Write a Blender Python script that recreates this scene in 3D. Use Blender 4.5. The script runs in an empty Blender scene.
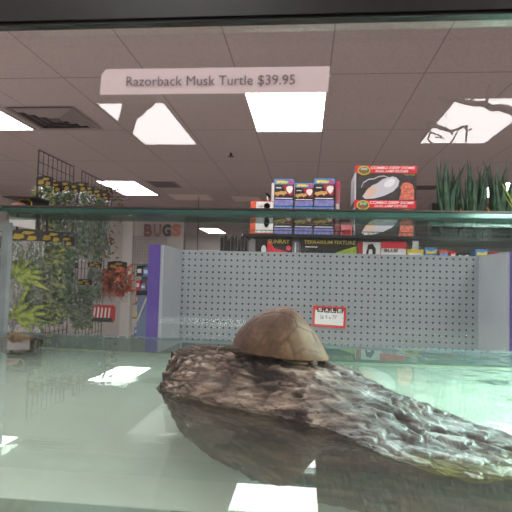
import bpy, bmesh, math, random
from mathutils import Vector, Matrix, noise
random.seed(7)
S = bpy.context.scene
COL = S.collection
PI = math.pi

# ------------------------------------------------------------------ camera
FPX = 500.0
VPX, VPY, ROLL = 49.0, -24.0, 0.027
_x = VPX*math.cos(ROLL) - VPY*math.sin(ROLL)
_y = VPX*math.sin(ROLL) + VPY*math.cos(ROLL)
PITCH = math.atan(-_y/FPX)
YAW = math.atan(_x/FPX*math.cos(PITCH))
fwd = Vector((-math.sin(YAW)*math.cos(PITCH), math.cos(YAW)*math.cos(PITCH), math.sin(PITCH)))
rt0 = Vector((math.cos(YAW), math.sin(YAW), 0))
up0 = rt0.cross(fwd)
rt = rt0*math.cos(ROLL) + up0*math.sin(ROLL)
up = up0*math.cos(ROLL) - rt0*math.sin(ROLL)
CAMZ = 1.40
CAM = Vector((0, 0, CAMZ))
cd = bpy.data.cameras.new('camera'); cam = bpy.data.objects.new('camera', cd); COL.objects.link(cam)
cam.matrix_world = Matrix(((rt.x, up.x, -fwd.x, 0), (rt.y, up.y, -fwd.y, 0), (rt.z, up.z, -fwd.z, CAMZ), (0, 0, 0, 1)))
cd.sensor_width = 36; cd.lens = FPX/512*36; cd.clip_start = 0.01; cd.clip_end = 100
cd.dof.use_dof = True; cd.dof.focus_distance = 0.6; cd.dof.aperture_fstop = 52
S.camera = cam

def ray(px, py):
    return (fwd*FPX + rt*(px-256) + up*(256-py))
def P(px, py, y):            # pixel -> point on the vertical plane at distance y
    d = ray(px, py); return CAM + d*(y/d.y)
def PZ(px, py, z):           # pixel -> point on a horizontal plane, z relative to eye level
    d = ray(px, py); return CAM + d*(z/d.z)

# ------------------------------------------------------------------ world, exposure
w = bpy.data.worlds.new('world'); S.world = w; w.use_nodes = True
w.node_tree.nodes['Background'].inputs[0].default_value = (0.5, 0.5, 0.52, 1)
w.node_tree.nodes['Background'].inputs[1].default_value = 0.3
S.view_settings.view_transform = 'Standard'; S.view_settings.look = 'None'
S.view_settings.gamma = 1; S.view_settings.use_curve_mapping = False
S.view_settings.exposure = 0.35
S.cycles.transparent_max_bounces = 32
S.cycles.max_bounces = 10; S.cycles.volume_bounces = 2; S.cycles.diffuse_bounces = 5
S.cycles.caustics_reflective = False
S.cycles.sample_clamp_indirect = 30
LIGHT = 8.5
WATER_DENSITY = 1.5
LAMP_W = 5.5

# ------------------------------------------------------------------ materials
def L(c):                    # sRGB 0-255 -> linear
    return tuple(((v/255)/12.92 if v/255 <= .04045 else (((v/255)+.055)/1.055)**2.4) for v in c) + (1,)
MATS = {}
def mat(name, col, rough=.6, metal=0, spec=.4, noise_scale=0, noise_amt=0, bump=0, bump_scale=40, emit=0):
    if name in MATS: return MATS[name]
    m = bpy.data.materials.new(name); m.use_nodes = True; nt = m.node_tree
    b = nt.nodes['Principled BSDF']
    c = col if len(col) == 4 else L(col)
    b.inputs['Base Color'].default_value = c
    b.inputs['Roughness'].default_value = rough; b.inputs['Metallic'].default_value = metal
    b.inputs['Specular IOR Level'].default_value = spec
    tc = nt.nodes.new('ShaderNodeTexCoord')
    if noise_scale:
        n = nt.nodes.new('ShaderNodeTexNoise'); n.inputs['Scale'].default_value = noise_scale; n.inputs['Detail'].default_value = 5
        nt.links.new(tc.outputs['Object'], n.inputs['Vector'])
        r = nt.nodes.new('ShaderNodeValToRGB')
        r.color_ramp.elements[0].position = .3; r.color_ramp.elements[1].position = .7
        r.color_ramp.elements[0].color = tuple(v*(1-noise_amt) for v in c[:3]) + (1,)
        r.color_ramp.elements[1].color = tuple(min(1, v*(1+noise_amt)) for v in c[:3]) + (1,)
        nt.links.new(n.outputs['Fac'], r.inputs['Fac']); nt.links.new(r.outputs['Color'], b.inputs['Base Color'])
    if bump:
        n2 = nt.nodes.new('ShaderNodeTexNoise'); n2.inputs['Scale'].default_value = bump_scale; n2.inputs['Detail'].default_value = 4
        nt.links.new(tc.outputs['Object'], n2.inputs['Vector'])
        bp = nt.nodes.new('ShaderNodeBump'); bp.inputs['Strength'].default_value = bump; bp.inputs['Distance'].default_value = .01
        nt.links.new(n2.outputs['Fac'], bp.inputs['Height']); nt.links.new(bp.outputs['Normal'], b.inputs['Normal'])
    if emit:
        b.inputs['Emission Color'].default_value = c; b.inputs['Emission Strength'].default_value = emit
    MATS[name] = m
    return m

def fresnel_both(nt, ior):
    g = nt.nodes.new('ShaderNodeNewGeometry')
    mx = nt.nodes.new('ShaderNodeMix'); mx.inputs[2].default_value = ior; mx.inputs[3].default_value = 1/ior
    nt.links.new(g.outputs['Backfacing'], mx.inputs[0])
    f = nt.nodes.new('ShaderNodeFresnel'); nt.links.new(mx.outputs[0], f.inputs['IOR'])
    return f
def glassy(name, tint, murk=0, murk_col=(1, 1, 1, 1), ior=1.5, rough=0.0, bump=None, boost=1.0):
    m = bpy.data.materials.new(name); m.use_nodes = True; nt = m.node_tree; nt.nodes.clear()
    out = nt.nodes.new('ShaderNodeOutputMaterial')
    tr = nt.nodes.new('ShaderNodeBsdfTransparent'); tr.inputs[0].default_value = tint
    gl = nt.nodes.new('ShaderNodeBsdfGlossy'); gl.inputs['Roughness'].default_value = rough; gl.inputs[0].default_value = (1, 1, 1, 1)
    f = fresnel_both(nt, ior)
    base = tr
    if murk:
        df = nt.nodes.new('ShaderNodeBsdfDiffuse'); df.inputs[0].default_value = murk_col
        m1 = nt.nodes.new('ShaderNodeMixShader'); m1.inputs[0].default_value = murk
        nt.links.new(tr.outputs[0], m1.inputs[1]); nt.links.new(df.outputs[0], m1.inputs[2]); base = m1
    m2 = nt.nodes.new('ShaderNodeMixShader')
    if boost != 1:
        mu = nt.nodes.new('ShaderNodeMath'); mu.operation = 'MULTIPLY'; mu.inputs[1].default_value = boost; mu.use_clamp = True
        nt.links.new(f.outputs[0], mu.inputs[0]); nt.links.new(mu.outputs[0], m2.inputs[0])
    else:
        nt.links.new(f.outputs[0], m2.inputs[0])
    nt.links.new(base.outputs[0], m2.inputs[1]); nt.links.new(gl.outputs[0], m2.inputs[2])
    nt.links.new(m2.outputs[0], out.inputs[0])
    if bump: bump(nt, gl, f)
    MATS[name] = m
    return m

# ------------------------------------------------------------------ mesh helpers
def link(name, me, parent=None, m=None):
    o = bpy.data.objects.new(name, me); COL.objects.link(o)
    if m is not None:
        for x in (m if isinstance(m, (list, tuple)) else [m]): me.materials.append(x)
    if parent: o.parent = parent
    return o
def bobj(name, bm, m, parent=None, smooth=False, loc=None):
    me = bpy.data.meshes.new(name); bm.normal_update(); bm.to_mesh(me); bm.free()
    if smooth:
        for p in me.polygons: p.use_smooth = True
    o = link(name, me, parent, m)
    if loc is not None: o.location = loc
    return o
def bx(bm, x0, x1, y0, y1, z0, z1, mi=0, bevel=0):
    vs = [bm.verts.new((x, y, z)) for z in (z0, z1) for y in (y0, y1) for x in (x0, x1)]
    fs = []
    for q in ((0, 2, 3, 1), (4, 5, 7, 6), (0, 1, 5, 4), (2, 6, 7, 3), (0, 4, 6, 2), (1, 3, 7, 5)):
        f = bm.faces.new([vs[i] for i in q]); f.material_index = mi; fs.append(f)
    if bevel:
        es = list({e for f in fs for e in f.edges})
        bmesh.ops.bevel(bm, geom=es, offset=bevel, segments=2, affect='EDGES')
    return vs
def box(name, x0, x1, y0, y1, z0, z1, m, parent=None, bevel=0):
    bm = bmesh.new(); bx(bm, x0, x1, y0, y1, z0, z1, 0, bevel); return bobj(name, bm, m, parent)
def tube(bm, a, b, r, n=6, r2=None, mi=0):
    a, b = Vector(a), Vector(b); r2 = r if r2 is None else r2
    d = (b-a).normalized(); s = d.orthogonal().normalized(); t = d.cross(s)
    A = [bm.verts.new(a + (s*math.cos(k*2*PI/n)+t*math.sin(k*2*PI/n))*r) for k in range(n)]
    B = [bm.verts.new(b + (s*math.cos(k*2*PI/n)+t*math.sin(k*2*PI/n))*r2) for k in range(n)]
    for k in range(n):
        f = bm.faces.new((A[k], A[(k+1) % n], B[(k+1) % n], B[k])); f.material_index = mi
    bm.faces.new(A[::-1]).material_index = mi; bm.faces.new(B).material_index = mi
def pathtube(bm, pts, radii, n=7, mi=0):
    pts = [Vector(p) for p in pts]; rings = []
    for i, p in enumerate(pts):
        d = (pts[min(i+1, len(pts)-1)] - pts[max(i-1, 0)]).normalized()
        s = d.cross(Vector((.13, .97, .2))).normalized(); t = d.cross(s)
        r = radii[i] if isinstance(radii, (list, tuple)) else radii
        rings.append([bm.verts.new(p + (s*math.cos(k*2*PI/n)+t*math.sin(k*2*PI/n))*r) for k in range(n)])
    for i in range(len(rings)-1):
        for k in range(n):
            f = bm.faces.new((rings[i][k], rings[i][(k+1) % n], rings[i+1][(k+1) % n], rings[i+1][k])); f.material_index = mi; f.smooth = True
    bm.faces.new(rings[0][::-1]); bm.faces.new(rings[-1])
def slab(bm, pts, y0, y1, mi=0):      # outline in (x,z), extruded between y0 (front) and y1
    A = [bm.verts.new((x, y0, z)) for x, z in pts]; B = [bm.verts.new((x, y1, z)) for x, z in pts]
    n = len(pts)
    f = bm.faces.new(A); f.material_index = mi
    f = bm.faces.new(B[::-1]); f.material_index = mi
    for k in range(n):
        f = bm.faces.new((A[k], B[k], B[(k+1) % n], A[(k+1) % n])); f.material_index = mi
def print_on(name, pts, m, parent, lift=.0012, th=.0006):   # a flat printed shape on a front face (facing -y)
    bm = bmesh.new(); slab(bm, pts, -lift, -lift+th); bmesh.ops.recalc_face_normals(bm, faces=bm.faces[:])
    return bobj(name, bm, m, parent)
def rect(x0, x1, z0, z1): return [(x0, z0), (x1, z0), (x1, z1), (x0, z1)]
def oval(cx, cz, rx, rz, n=20, a=0):
    return [(cx + rx*math.cos(t)*math.cos(a) - rz*math.sin(t)*math.sin(a), cz + rx*math.cos(t)*math.sin(a) + rz*math.sin(t)*math.cos(a)) for t in [k*2*PI/n for k in range(n)]]
def text(name, s, x0, x1, z0, z1, m, parent, lift=.0016, shear=0, bold=0, y=0):
    cu = bpy.data.curves.new(name, 'FONT'); cu.body = s; cu.size = 1; cu.shear = shear; cu.offset = bold; cu.extrude = 0
    cu.resolution_u = 3
    o = bpy.data.objects.new(name, cu); COL.objects.link(o)
    dg = bpy.context.evaluated_depsgraph_get(); me = bpy.data.meshes.new_from_object(o.evaluated_get(dg))
    bpy.data.objects.remove(o); bpy.data.curves.remove(cu)
    xs = [v.co.x for v in me.vertices]; ys = [v.co.y for v in me.vertices]
    ax, bx_, ay, by = min(xs), max(xs), min(ys), max(ys)
    for v in me.vertices:
        v.co = Vector((x0+(v.co.x-ax)/(bx_-ax)*(x1-x0), y-lift, z0+(v.co.y-ay)/(by-ay)*(z1-z0)))
    me.materials.clear()
    return link(name, me, parent, m)
def empty(name, loc=(0, 0, 0), rz=0):
    o = bpy.data.objects.new(name, None); COL.objects.link(o); o.location = loc; o.rotation_euler = (0, 0, rz)
    o.empty_display_size = .05
    return o
def tag(o, label, cat, group=None):
    o['label'] = label; o['category'] = cat
    if group: o['group'] = group
    return o
def struct(o):
    o['kind'] = 'structure'; return o
def stuff(o): o['kind'] = 'stuff'; return o
def kids(o): return [c for c in KIDS.get(o.name, [])]
def dup(o, loc=None, rz=None, label=None, group=None, scale=None):
    def rec(a, par):
        c = a.copy(); COL.objects.link(c)
        if par: c.parent = par
        for ch in [k for k in bpy.data.objects if k.parent == a]: rec(ch, c)
        return c
    c = rec(o, None)
    if loc is not None: c.location = loc
    if rz is not None: c.rotation_euler = (0, 0, rz)
    if scale is not None: c.scale = scale
    if label: c['label'] = label
    if group: c['group'] = group
    return c

# ------------------------------------------------------------------ the room
CEIL = CAMZ + 1.356
XL, XR, YB, YF = -5.2, 5.2, -7.0, 16.0
M_wall = mat('wall_paint', (225, 215, 212), .8, noise_scale=2, noise_amt=.04)
M_floor = mat('floor_vinyl', (180, 170, 165), .4, noise_scale=3, noise_amt=.1)
# ceiling: tile grid made in the material
mc = bpy.data.materials.new('ceiling_tile'); mc.use_nodes = True; nt = mc.node_tree; b = nt.nodes['Principled BSDF']
b.inputs['Roughness'].default_value = .9; b.inputs['Specular IOR Level'].default_value = .1
tc = nt.nodes.new('ShaderNodeTexCoord'); sep = nt.nodes.new('ShaderNodeSeparateXYZ'); nt.links.new(tc.outputs['Object'], sep.inputs[0])
def grid_line(out, off, step, width):
    a = nt.nodes.new('ShaderNodeMath'); a.operation = 'SUBTRACT'; a.inputs[1].default_value = off; nt.links.new(out, a.inputs[0])
    q = nt.nodes.new('ShaderNodeMath'); q.operation = 'PINGPONG'; q.inputs[1].default_value = step/2; nt.links.new(a.outputs[0], q.inputs[0])
    c = nt.nodes.new('ShaderNodeMath'); c.operation = 'LESS_THAN'; c.inputs[1].default_value = width/2; nt.links.new(q.outputs[0], c.inputs[0])
    return c
gx = grid_line(sep.outputs['X'], -.48, .61, .010); gy = grid_line(sep.outputs['Y'], 3.26, 1.22, .016)
mxm = nt.nodes.new('ShaderNodeMath'); mxm.operation = 'MAXIMUM'; nt.links.new(gx.outputs[0], mxm.inputs[0]); nt.links.new(gy.outputs[0], mxm.inputs[1])
nz = nt.nodes.new('ShaderNodeTexNoise'); nz.inputs['Scale'].default_value = 60; nz.inputs['Detail'].default_value = 6; nt.links.new(tc.outputs['Object'], nz.inputs['Vector'])
rp = nt.nodes.new('ShaderNodeValToRGB'); rp.color_ramp.elements[0].position = .35; rp.color_ramp.elements[0].color = (.61, .54, .535, 1)
rp.color_ramp.elements[1].position = .6; rp.color_ramp.elements[1].color = (.68, .60, .60, 1); nt.links.new(nz.outputs['Fac'], rp.inputs[0])
mx = nt.nodes.new('ShaderNodeMix'); mx.data_type = 'RGBA'; nt.links.new(mxm.outputs[0], mx.inputs[0]); nt.links.new(rp.outputs[0], mx.inputs[6]); mx.inputs[7].default_value = (.42, .37, .37, 1)
nt.links.new(mx.outputs[2], b.inputs['Base Color'])
struct(box('ceiling', XL, XR, YB, YF, CEIL, CEIL+.1, mc))
struct(box('floor', XL, XR, YB, YF, -.1, 0, M_floor))
struct(box('wall_left', XL-.1, XL, YB, YF, 0, CEIL, M_wall))
struct(box('wall_right', XR, XR+.1, YB, YF, 0, CEIL, M_wall))
struct(box('wall_back', XL-.1, XR+.1, YF, YF+.1, 0, CEIL, M_wall))
struct(box('wall_front', XL-.1, XR+.1, YB-.1, YB, 0, CEIL, mat('dark_back_wall', (120, 112, 110), .8)))
pe = P(184, 230, 10.0).x
struct(box('wall_partition', XL, pe, 10.0, 10.15, 0, CEIL, M_wall))
pp = P(122, 260, 9.85).x; pq = P(131.5, 260, 9.85).x
struct(box('trim_1', pp, pq, 9.85, 10.0, 0, CEIL, mat('trim_white', (245, 238, 236), .6)))

# ceiling lights
M_frame = mat('fixture_white', (215, 205, 205), .5)
M_lit = mat('lit_diffuser', (1, .965, .965, 1), .5, emit=LIGHT)
M_unlit = mat('unlit_diffuser', (255, 235, 225), .5)
def fixture(cx, y0, y1, lit=True, label='', w_=.61):
    t = empty('ceiling_light', (cx, (y0+y1)/2, CEIL)); h = (y1-y0)/2
    bm = bmesh.new(); e = .022
    for (a0, a1, b0, b1) in ((-w_/2, w_/2, -h, -h+e), (-w_/2, w_/2, h-e, h), (-w_/2, -w_/2+e, -h+e, h-e), (w_/2-e, w_/2, -h+e, h-e)):
        bx(bm, a0, a1, b0, b1, -.012, 0)
    bobj('frame', bm, M_frame, t)
    box('diffuser', -w_/2+e, w_/2-e, -h+e, h-e, -.009, -.001, M_lit if lit else M_unlit, t)
    tag(t, label, 'ceiling light', None)
    return t
fixture(-.173, 3.26, 4.52, label='lit ceiling panel light directly above the middle shelf boxes, beside the glass label', w_=.625)
fixture(-2.86, 3.25, 4.45, label='lit ceiling panel light next to the square vent, cut by the photo edge')
fixture(-2.755, 6.88, 8.10, label='lit ceiling panel light just beyond the black grid racks')
fixture(-2.68, 13.5, 15.0, label='small distant lit ceiling light seen through the tank glass', w_=.56)
fixture(2.78, 6.78, 7.95, label='lit ceiling light glimpsed between the spiky leaves')
for x, where in ((-4.3, 'far to the left'), (-2.4, 'to the left'), (-.5, 'almost straight above'), (1.4, 'to the right'), (3.3, 'far to the right')):  # two rows added out of view to brighten room and tank
    fixture(x, .75, 1.97, label='added unseen ceiling light over the tank aisle, %s of the viewer' % where)
    fixture(x, -1.7, -.48, label='added unseen ceiling light one row behind the viewer, %s' % where)
def mirror_y(D): return 2*.17 - D
fixture(-1.395, mirror_y(4.96), mirror_y(3.72), label='ceiling light behind the viewer, reflected at the left of the front glass', w_=.58)
fixture(1.37, mirror_y(4.91), mirror_y(3.68), label='ceiling light behind the viewer, reflected behind the branch silhouettes', w_=.64)
fixture(4.4, -4.6, -3.4, label='added unseen ceiling light behind the viewer near the right wall')  # extra light out of view, for overall brightness
fixture(-4.4, -4.6, -3.4, label='added unseen ceiling light behind the viewer near the left wall')  # likewise added unseen to brighten the room
a = P(179, 197.5, 8.5); b2 = P(207.5, 202, 8.5)
fixture(-1.95, 7.95, 8.6, lit=False, label='pale unlit ceiling panel beyond the slotted vent', w_=.70)
fixture(-1.02, 8.1, 8.7, lit=False, label='second pale unlit ceiling panel, nearer the shelf boxes', w_=.5)

# ceiling vents
M_vent = mat('vent_metal', (150, 138, 136), .5); M_dark = mat('dark_gap', (30, 27, 27), .9); M_vd = mat('vent_dark', (92, 84, 83), .6)
def square_vent(cx, cy, s, label):
    t = empty('ceiling_vent', (cx, cy, CEIL)); h = s/2
    bm = bmesh.new()
    def ring(a, b_, z0, z1, mi):   # sloped square ring from half-size a (at z0) to b_ (at z1)
        A = [bm.verts.new((sx*a, sy*a, z0)) for sx, sy in ((-1, -1), (1, -1), (1, 1), (-1, 1))]
        B = [bm.verts.new((sx*b_, sy*b_, z1)) for sx, sy in ((-1, -1), (1, -1), (1, 1), (-1, 1))]
        for k in range(4): bm.faces.new((A[k], A[(k+1) % 4], B[(k+1) % 4], B[k])).material_index = mi
    ring(h, h-.035, -.012, -.014, 0)
    bobj('frame', bm, M_vent, t)
    box('backing', -h+.02, h-.02, -h+.02, h-.02, -.002, 0.0, M_dark, t)
    for k in range(4):
        bm = bmesh.new(); o = h-.04-k*.062
        ring(o, o-.04, -.004, -.024, 0)
        bobj('louver', bm, mat('louver_grey', (170, 160, 158), .5), t)
    box('centre_plate', -.045, .045, -.045, .045, -.024, -.018, M_vd, t)
    tag(t, label, 'vent'); return t
square_vent(-2.20, 4.12, .60, 'square louvred ceiling vent beside the left ceiling light')
def slot_vent(c, w_, d_, label):
    t = empty('slotted_vent', (c[0], c[1], CEIL))
    box('backing', -w_/2, w_/2, -d_/2, d_/2, -.006, 0, M_vent, t)
    for k in range(4):
        y = -d_/2 + d_*(k+.25)/4.2
        box('slot', -w_/2+.04, w_/2-.04, y, y+d_*.09, -.010, -.004, M_vd, t)
    tag(t, label, 'vent'); return t
def ceil_pt(px, py): return PZ(px, py, 1.356)
c = ceil_pt(165, 184.5); slot_vent((c.x, c.y), .42, .45, 'flat slotted ceiling vent beyond the reflected light')
c = ceil_pt(424, 187.5); slot_vent((c.x, c.y), .40, .3, 'slotted ceiling vent beside the tips of the spiky plants')
c = None # slot_vent((c.x, c.y), .3, .25, 'small ceiling vent beside the red lamp boxes')
# sprinkler
c = ceil_pt(231, 153); t = empty('sprinkler', (c.x, c.y, CEIL))
bm = bmesh.new(); tube(bm, (0, 0, 0), (0, 0, -.035), .012, 8); bobj('stem', bm, M_vd, t)
bm = bmesh.new(); tube(bm, (0, 0, -.035), (0, 0, -.041), .035, 12); bobj('deflector', bm, M_vd, t)
tag(t, 'small dark sprinkler head on the ceiling above the small boxes', 'sprinkler')
# thin rod hanging from the ceiling
c = P(199, 195, 8.2); bm = bmesh.new(); tube(bm, (0, 0, CEIL), (0, 0, 1.4), .009, 6)
r_ = bobj('hanging_rod', bm, M_vd, None, loc=(c.x, 8.2, 0)); tag(r_, 'thin grey rod hanging from the ceiling behind the pegboard', 'rod')

# ------------------------------------------------------------------ display gondola
GT = P(330, 253.2, 2.05).z; GY = 2.05; GX0 = P(180.5, 300, GY).x; GX1 = P(478.5, 300, GY).x
pm = bpy.data.materials.new('pegboard_grey'); pm.use_nodes = True; nt = pm.node_tree; b = nt.nodes['Principled BSDF']; b.inputs['Roughness'].default_value = .5
tc = nt.nodes.new('ShaderNodeTexCoord'); sep = nt.nodes.new('ShaderNodeSeparateXYZ'); nt.links.new(tc.outputs['Object'], sep.inputs[0])
def frac(out):
    q = nt.nodes.new('ShaderNodeMath'); q.operation = 'PINGPONG'; q.inputs[1].default_value = .0127; nt.links.new(out, q.inputs[0])
    p = nt.nodes.new('ShaderNodeMath'); p.operation = 'POWER'; p.inputs[1].default_value = 2; nt.links.new(q.outputs[0], p.inputs[0]); return p
ad = nt.nodes.new('ShaderNodeMath'); ad.operation = 'ADD'; fx, fz = frac(sep.outputs['X']), frac(sep.outputs['Z'])
nt.links.new(fx.outputs[0], ad.inputs[0]); nt.links.new(fz.outputs[0], ad.inputs[1])
lt = nt.nodes.new('ShaderNodeMath'); lt.operation = 'LESS_THAN'; lt.inputs[1].default_value = .0042**2; nt.links.new(ad.outputs[0], lt.inputs[0])
nz = nt.nodes.new('ShaderNodeTexNoise'); nz.inputs['Scale'].default_value = 5; nt.links.new(tc.outputs['Object'], nz.inputs['Vector'])
rp = nt.nodes.new('ShaderNodeValToRGB'); rp.color_ramp.elements[0].color = (.26, .28, .31, 1); rp.color_ramp.elements[1].color = (.36, .38, .41, 1)
nt.links.new(nz.outputs['Fac'], rp.inputs[0])
mx = nt.nodes.new('ShaderNodeMix'); mx.data_type = 'RGBA'; nt.links.new(lt.outputs[0], mx.inputs[0]); nt.links.new(rp.outputs[0], mx.inputs[6]); mx.inputs[7].default_value = (.012, .012, .015, 1)
nt.links.new(mx.outputs[2], b.inputs['Base Color'])
M_panel = mat('side_panel_grey', (.40, .42, .46, 1), .5, noise_scale=6, noise_amt=.08)
M_purple = mat('purple_trim', (88, 66, 150), .45)
M_metal = mat('shelf_metal', (60, 58, 58), .45, metal=.3); M_black = mat('black_plastic', (22, 22, 24), .4)
g = empty('pegboard_display', (0, GY, 0))
box('pegboard', GX0, GX1, 0, .02, .12, GT, pm, g)
FY = -.27
for sx, x in ((-1, GX0), (1, GX1)):
    box('side_panel', min(x, x-sx*-.012), max(x, x+sx*.012), FY, .02, .12, GT+.002, M_panel, g)
    x1 = x+sx*.012
    bmx = sorted((x1, x1+sx*.044)); box('purple_post', bmx[0], bmx[1], FY-.004, FY+.02, 0, GT+.004, M_purple, g)
box('base_shelf', GX0, GX1, FY, .02, .0, .12, M_panel, g)
tag(g, 'empty grey pegboard display bay with purple edges behind the tank', 'display')
# rear shelving that carries the boxes
SY0, SY1 = 2.17, 2.58
SH = P(350, 235.3, SY0).z; SX0 = P(243, 235, SY0).x; SX1 = 1.35
SH2 = SH - .17
s = empty('store_shelf', (0, SY0, 0))
box('upper_shelf', SX0, SX1, 0, SY1-SY0, SH-.012, SH, M_metal, s)
box('lower_shelf', SX0, SX1, 0, SY1-SY0, SH2-.012, SH2, M_metal, s)
for x in (SX0+.012, .46, SX1-.03):
    bm = bmesh.new(); bx(bm, x, x+.02, .30, .33, 0, SH-.012); bobj('upright', bm, M_metal, s)
bm = bmesh.new()
for x in (SX0, SX1): tube(bm, (x, -.005, SH-.004), (x, -.005, SH+.016), .002)
tube(bm, (SX0, -.005, SH+.015), (SX1, -.005, SH+.015), .0016); tube(bm, (SX0, -.005, SH-.003), (SX1, -.005, SH-.003), .0016)
n = int((SX1-SX0)/.02)
for k in range(n): tube(bm, (SX0+k*.02, -.005, SH-.004), (SX0+k*.02, -.005, SH+.015), .0011, 4)
bobj('wire_fence', bm, M_metal, s)
box('tag_holder', P(412, 244, SY0).x, P(418, 244, SY0).x, -.012, -.008, SH-.055, SH-.02, mat('tag_grey', (175, 175, 175), .5), s)
tag(s, 'dark metal shelf with low wire fence holding boxes above the pegboard', 'shelf')

# --- lamp boxes with red banners
M_red = mat('box_red', (225, 45, 62), .45); M_white = mat('print_white', (240, 238, 236), .5); M_cart = mat('carton_charcoal', (62, 58, 58), .45, noise_scale=20, noise_amt=.25)
M_silver = mat('lamp_silver', (205, 205, 215), .35); M_salmon = mat('rock_salmon', (215, 120, 100), .7, noise_scale=120, noise_amt=.45)
M_gold = mat('gold', (215, 190, 70), .5); M_green = mat('logo_green', (40, 130, 70), .5); M_tan = mat('lamp_inner', (225, 195, 175), .5)
BY = 2.20
def front_size(px0, px1, py0, py1, y):
    a, b_ = P(px0, py1, y), P(px1, py0, y); return a.x, b_.x, a.z, b_.z
x0, x1, z0, z1 = front_size(354.5, 416.5, 166, 200.2, BY)
bw = x1-x0; zmid = P(385, 200.4, BY).z; bh = zmid - SH
def dome_box():
    t = empty('lamp_fixture_box', (x0, BY, SH))
    box('carton', 0, bw, 0, .20, 0, bh, M_cart, t, .0012)
    box('silver_edge', -.001, .004, -.0008, .20, .002, bh*.8, M_silver, t)
    print_on('banner', rect(0, bw, bh*.785, bh), M_red, t)
    text('lettering', 'COMBO DEEP DOME', bw*.25, bw*.97, bh*.90, bh*.975, M_white, t, .002, .15, .02)
    text('lettering', 'DUAL LAMP FIXTURE', bw*.33, bw*.86, bh*.81, bh*.875, M_white, t, .002, .1, .015)
    lg = print_on('logo', oval(bw*.14, bh*.86, bw*.105, bh*.135), M_gold, t, .002)
    print_on('emblem', oval(bw*.14, bh*.86, bw*.085, bh*.105), M_green, lg, .0026)
    text('lettering', 'ZOO', bw*.085, bw*.195, bh*.87, bh*.93, M_white, lg, .0034, 0, .02)
    text('lettering', 'MED', bw*.085, bw*.195, bh*.79, bh*.85, M_red, lg, .0034, 0, .02)
    text('size_print', 'REPTILE', bw*.80, bw*.97, bh*.72, bh*.76, M_gold, t, .002)
    # picture of the twin dome lamp
    pts = [(.12, .10), (.17, .03), (.32, .05), (.48, .13), (.62, .25), (.70, .40), (.72, .55), (.66, .66), (.57, .66), (.45, .60), (.36, .48), (.28, .42), (.20, .30)]
    lp = print_on('lamp_picture', [(bw*a, bh*b_*1.02) for a, b_ in pts], M_silver, t, .0018)
    print_on('lamp_opening', oval(bw*.26, bh*.24, bw*.115, bh*.12, a=.75), M_tan, lp, .0024)
    print_on('lamp_opening', oval(bw*.56, bh*.50, bw*.10, bh*.10, a=.6), mat('lamp_shine', (235, 235, 240), .3), lp, .0024)
    wire = [(.10, .38), (.13, .52), (.22, .62), (.30, .63), (.38, .70), (.47, .72), (.55, .66), (.62, .70)]
    up_ = [(bw*a, bh*b_) for a, b_ in wire]; lo = [(bw*(a+.004), bh*(b_-.03)) for a, b_ in wire][::-1]
    print_on('lamp_wire', up_ + lo, M_silver, t, .0018)
    rk = [(.72, .02), (.96, .02), (.96, .30), (.93, .46), (.86, .53), (.78, .50), (.74, .40), (.75, .25)]
    print_on('rock_picture', [(bw*a, bh*b_) for a, b_ in rk], M_salmon, t, .0018)
    return t
d1 = dome_box(); tag(d1, 'red bannered twin lamp fixture box, lower of the two, on the shelf', 'box', 'red bannered lamp boxes')
d2 = dup(d1, (x0+.002, BY+.001, SH+bh+.0005), 0, 'red bannered twin lamp fixture box on top of its twin', 'red bannered lamp boxes')
d2.scale = (1, 1, (z1-zmid)/bh)

# --- small bulb boxes
M_blue = mat('header_blue', (80, 140, 205), .45, noise_scale=90, noise_amt=.5); M_yel = mat('print_yellow', (240, 215, 70), .5); M_pink = mat('badge_pink', (225, 70, 120), .5)
M_boxdk = mat('bulb_box_dark', (45, 38, 48), .4); M_lav = mat('print_lavender', (130, 130, 190), .5, noise_scale=60, noise_amt=.3); M_liz = mat('lizard_tan', (215, 165, 95), .6, noise_scale=150, noise_amt=.3)
M_maroon = mat('print_maroon', (170, 40, 50), .5)
sx0, sx1, sz0, sz1 = front_size(274, 293.6, 179, 206.3, BY)
sw = sx1-sx0; sh0 = P(300, 206.8, BY).z - SH
def bulb_box():
    t = empty('bulb_box', (sx0, BY, SH)); W_, H_ = sw, sh0
    box('carton', 0, W_, 0, .10, 0, H_, M_boxdk, t, .0012)
    print_on('header', rect(0, W_, H_*.80, H_), M_blue, t)
    z = [(.10, .84), (.24, .83), (.30, .87), (.38, .83), (.52, .85), (.60, .83), (.70, .86), (.70, .92), (.58, .91), (.52, .95), (.44, .92), (.36, .95), (.28, .92), (.18, .95), (.10, .91)]
    print_on('lettering', [(W_*a, H_*b_) for a, b_ in z], M_yel, t, .002)
    print_on('badge', oval(W_*.84, H_*.88, W_*.12, H_*.06), M_pink, t, .002)
    print_on('red_print', [(W_*a, H_*b_) for a, b_ in ((.42, .78), (.97, .78), (.97, .42), (.78, .40), (.55, .55), (.48, .68))], M_maroon, t, .0018)
    print_on('bulb_picture', [(W_*a, H_*b_) for a, b_ in ((.62, .70), (.72, .74), (.90, .74), (.95, .66), (.90, .54), (.80, .46), (.70, .52), (.62, .60))], M_white, t, .0024)
    print_on('caption', rect(W_*.10, W_*.36, H_*.66, H_*.69), M_white, t, .0024)
    print_on('lizard_picture', [(W_*a, H_*b_) for a, b_ in ((.02, .44), (.10, .42), (.16, .36), (.24, .42), (.42, .44), (.48, .38), (.55, .44), (.66, .47), (.60, .56), (.50, .54), (.34, .56), (.20, .52), (.06, .53))], M_liz, t, .0024)
    print_on('photo_strip', rect(W_*.02, W_*.98, H_*.03, H_*.24), M_lav, t, .0018)
    print_on('text_line', rect(W_*.06, W_*.94, H_*.28, H_*.31), M_white, t, .002)
    return t
k1 = bulb_box(); tag(k1, 'dark bulb box at the bottom of the first colourful stack beside the orange carton', 'box', 'small colourful bulb boxes')
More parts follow.
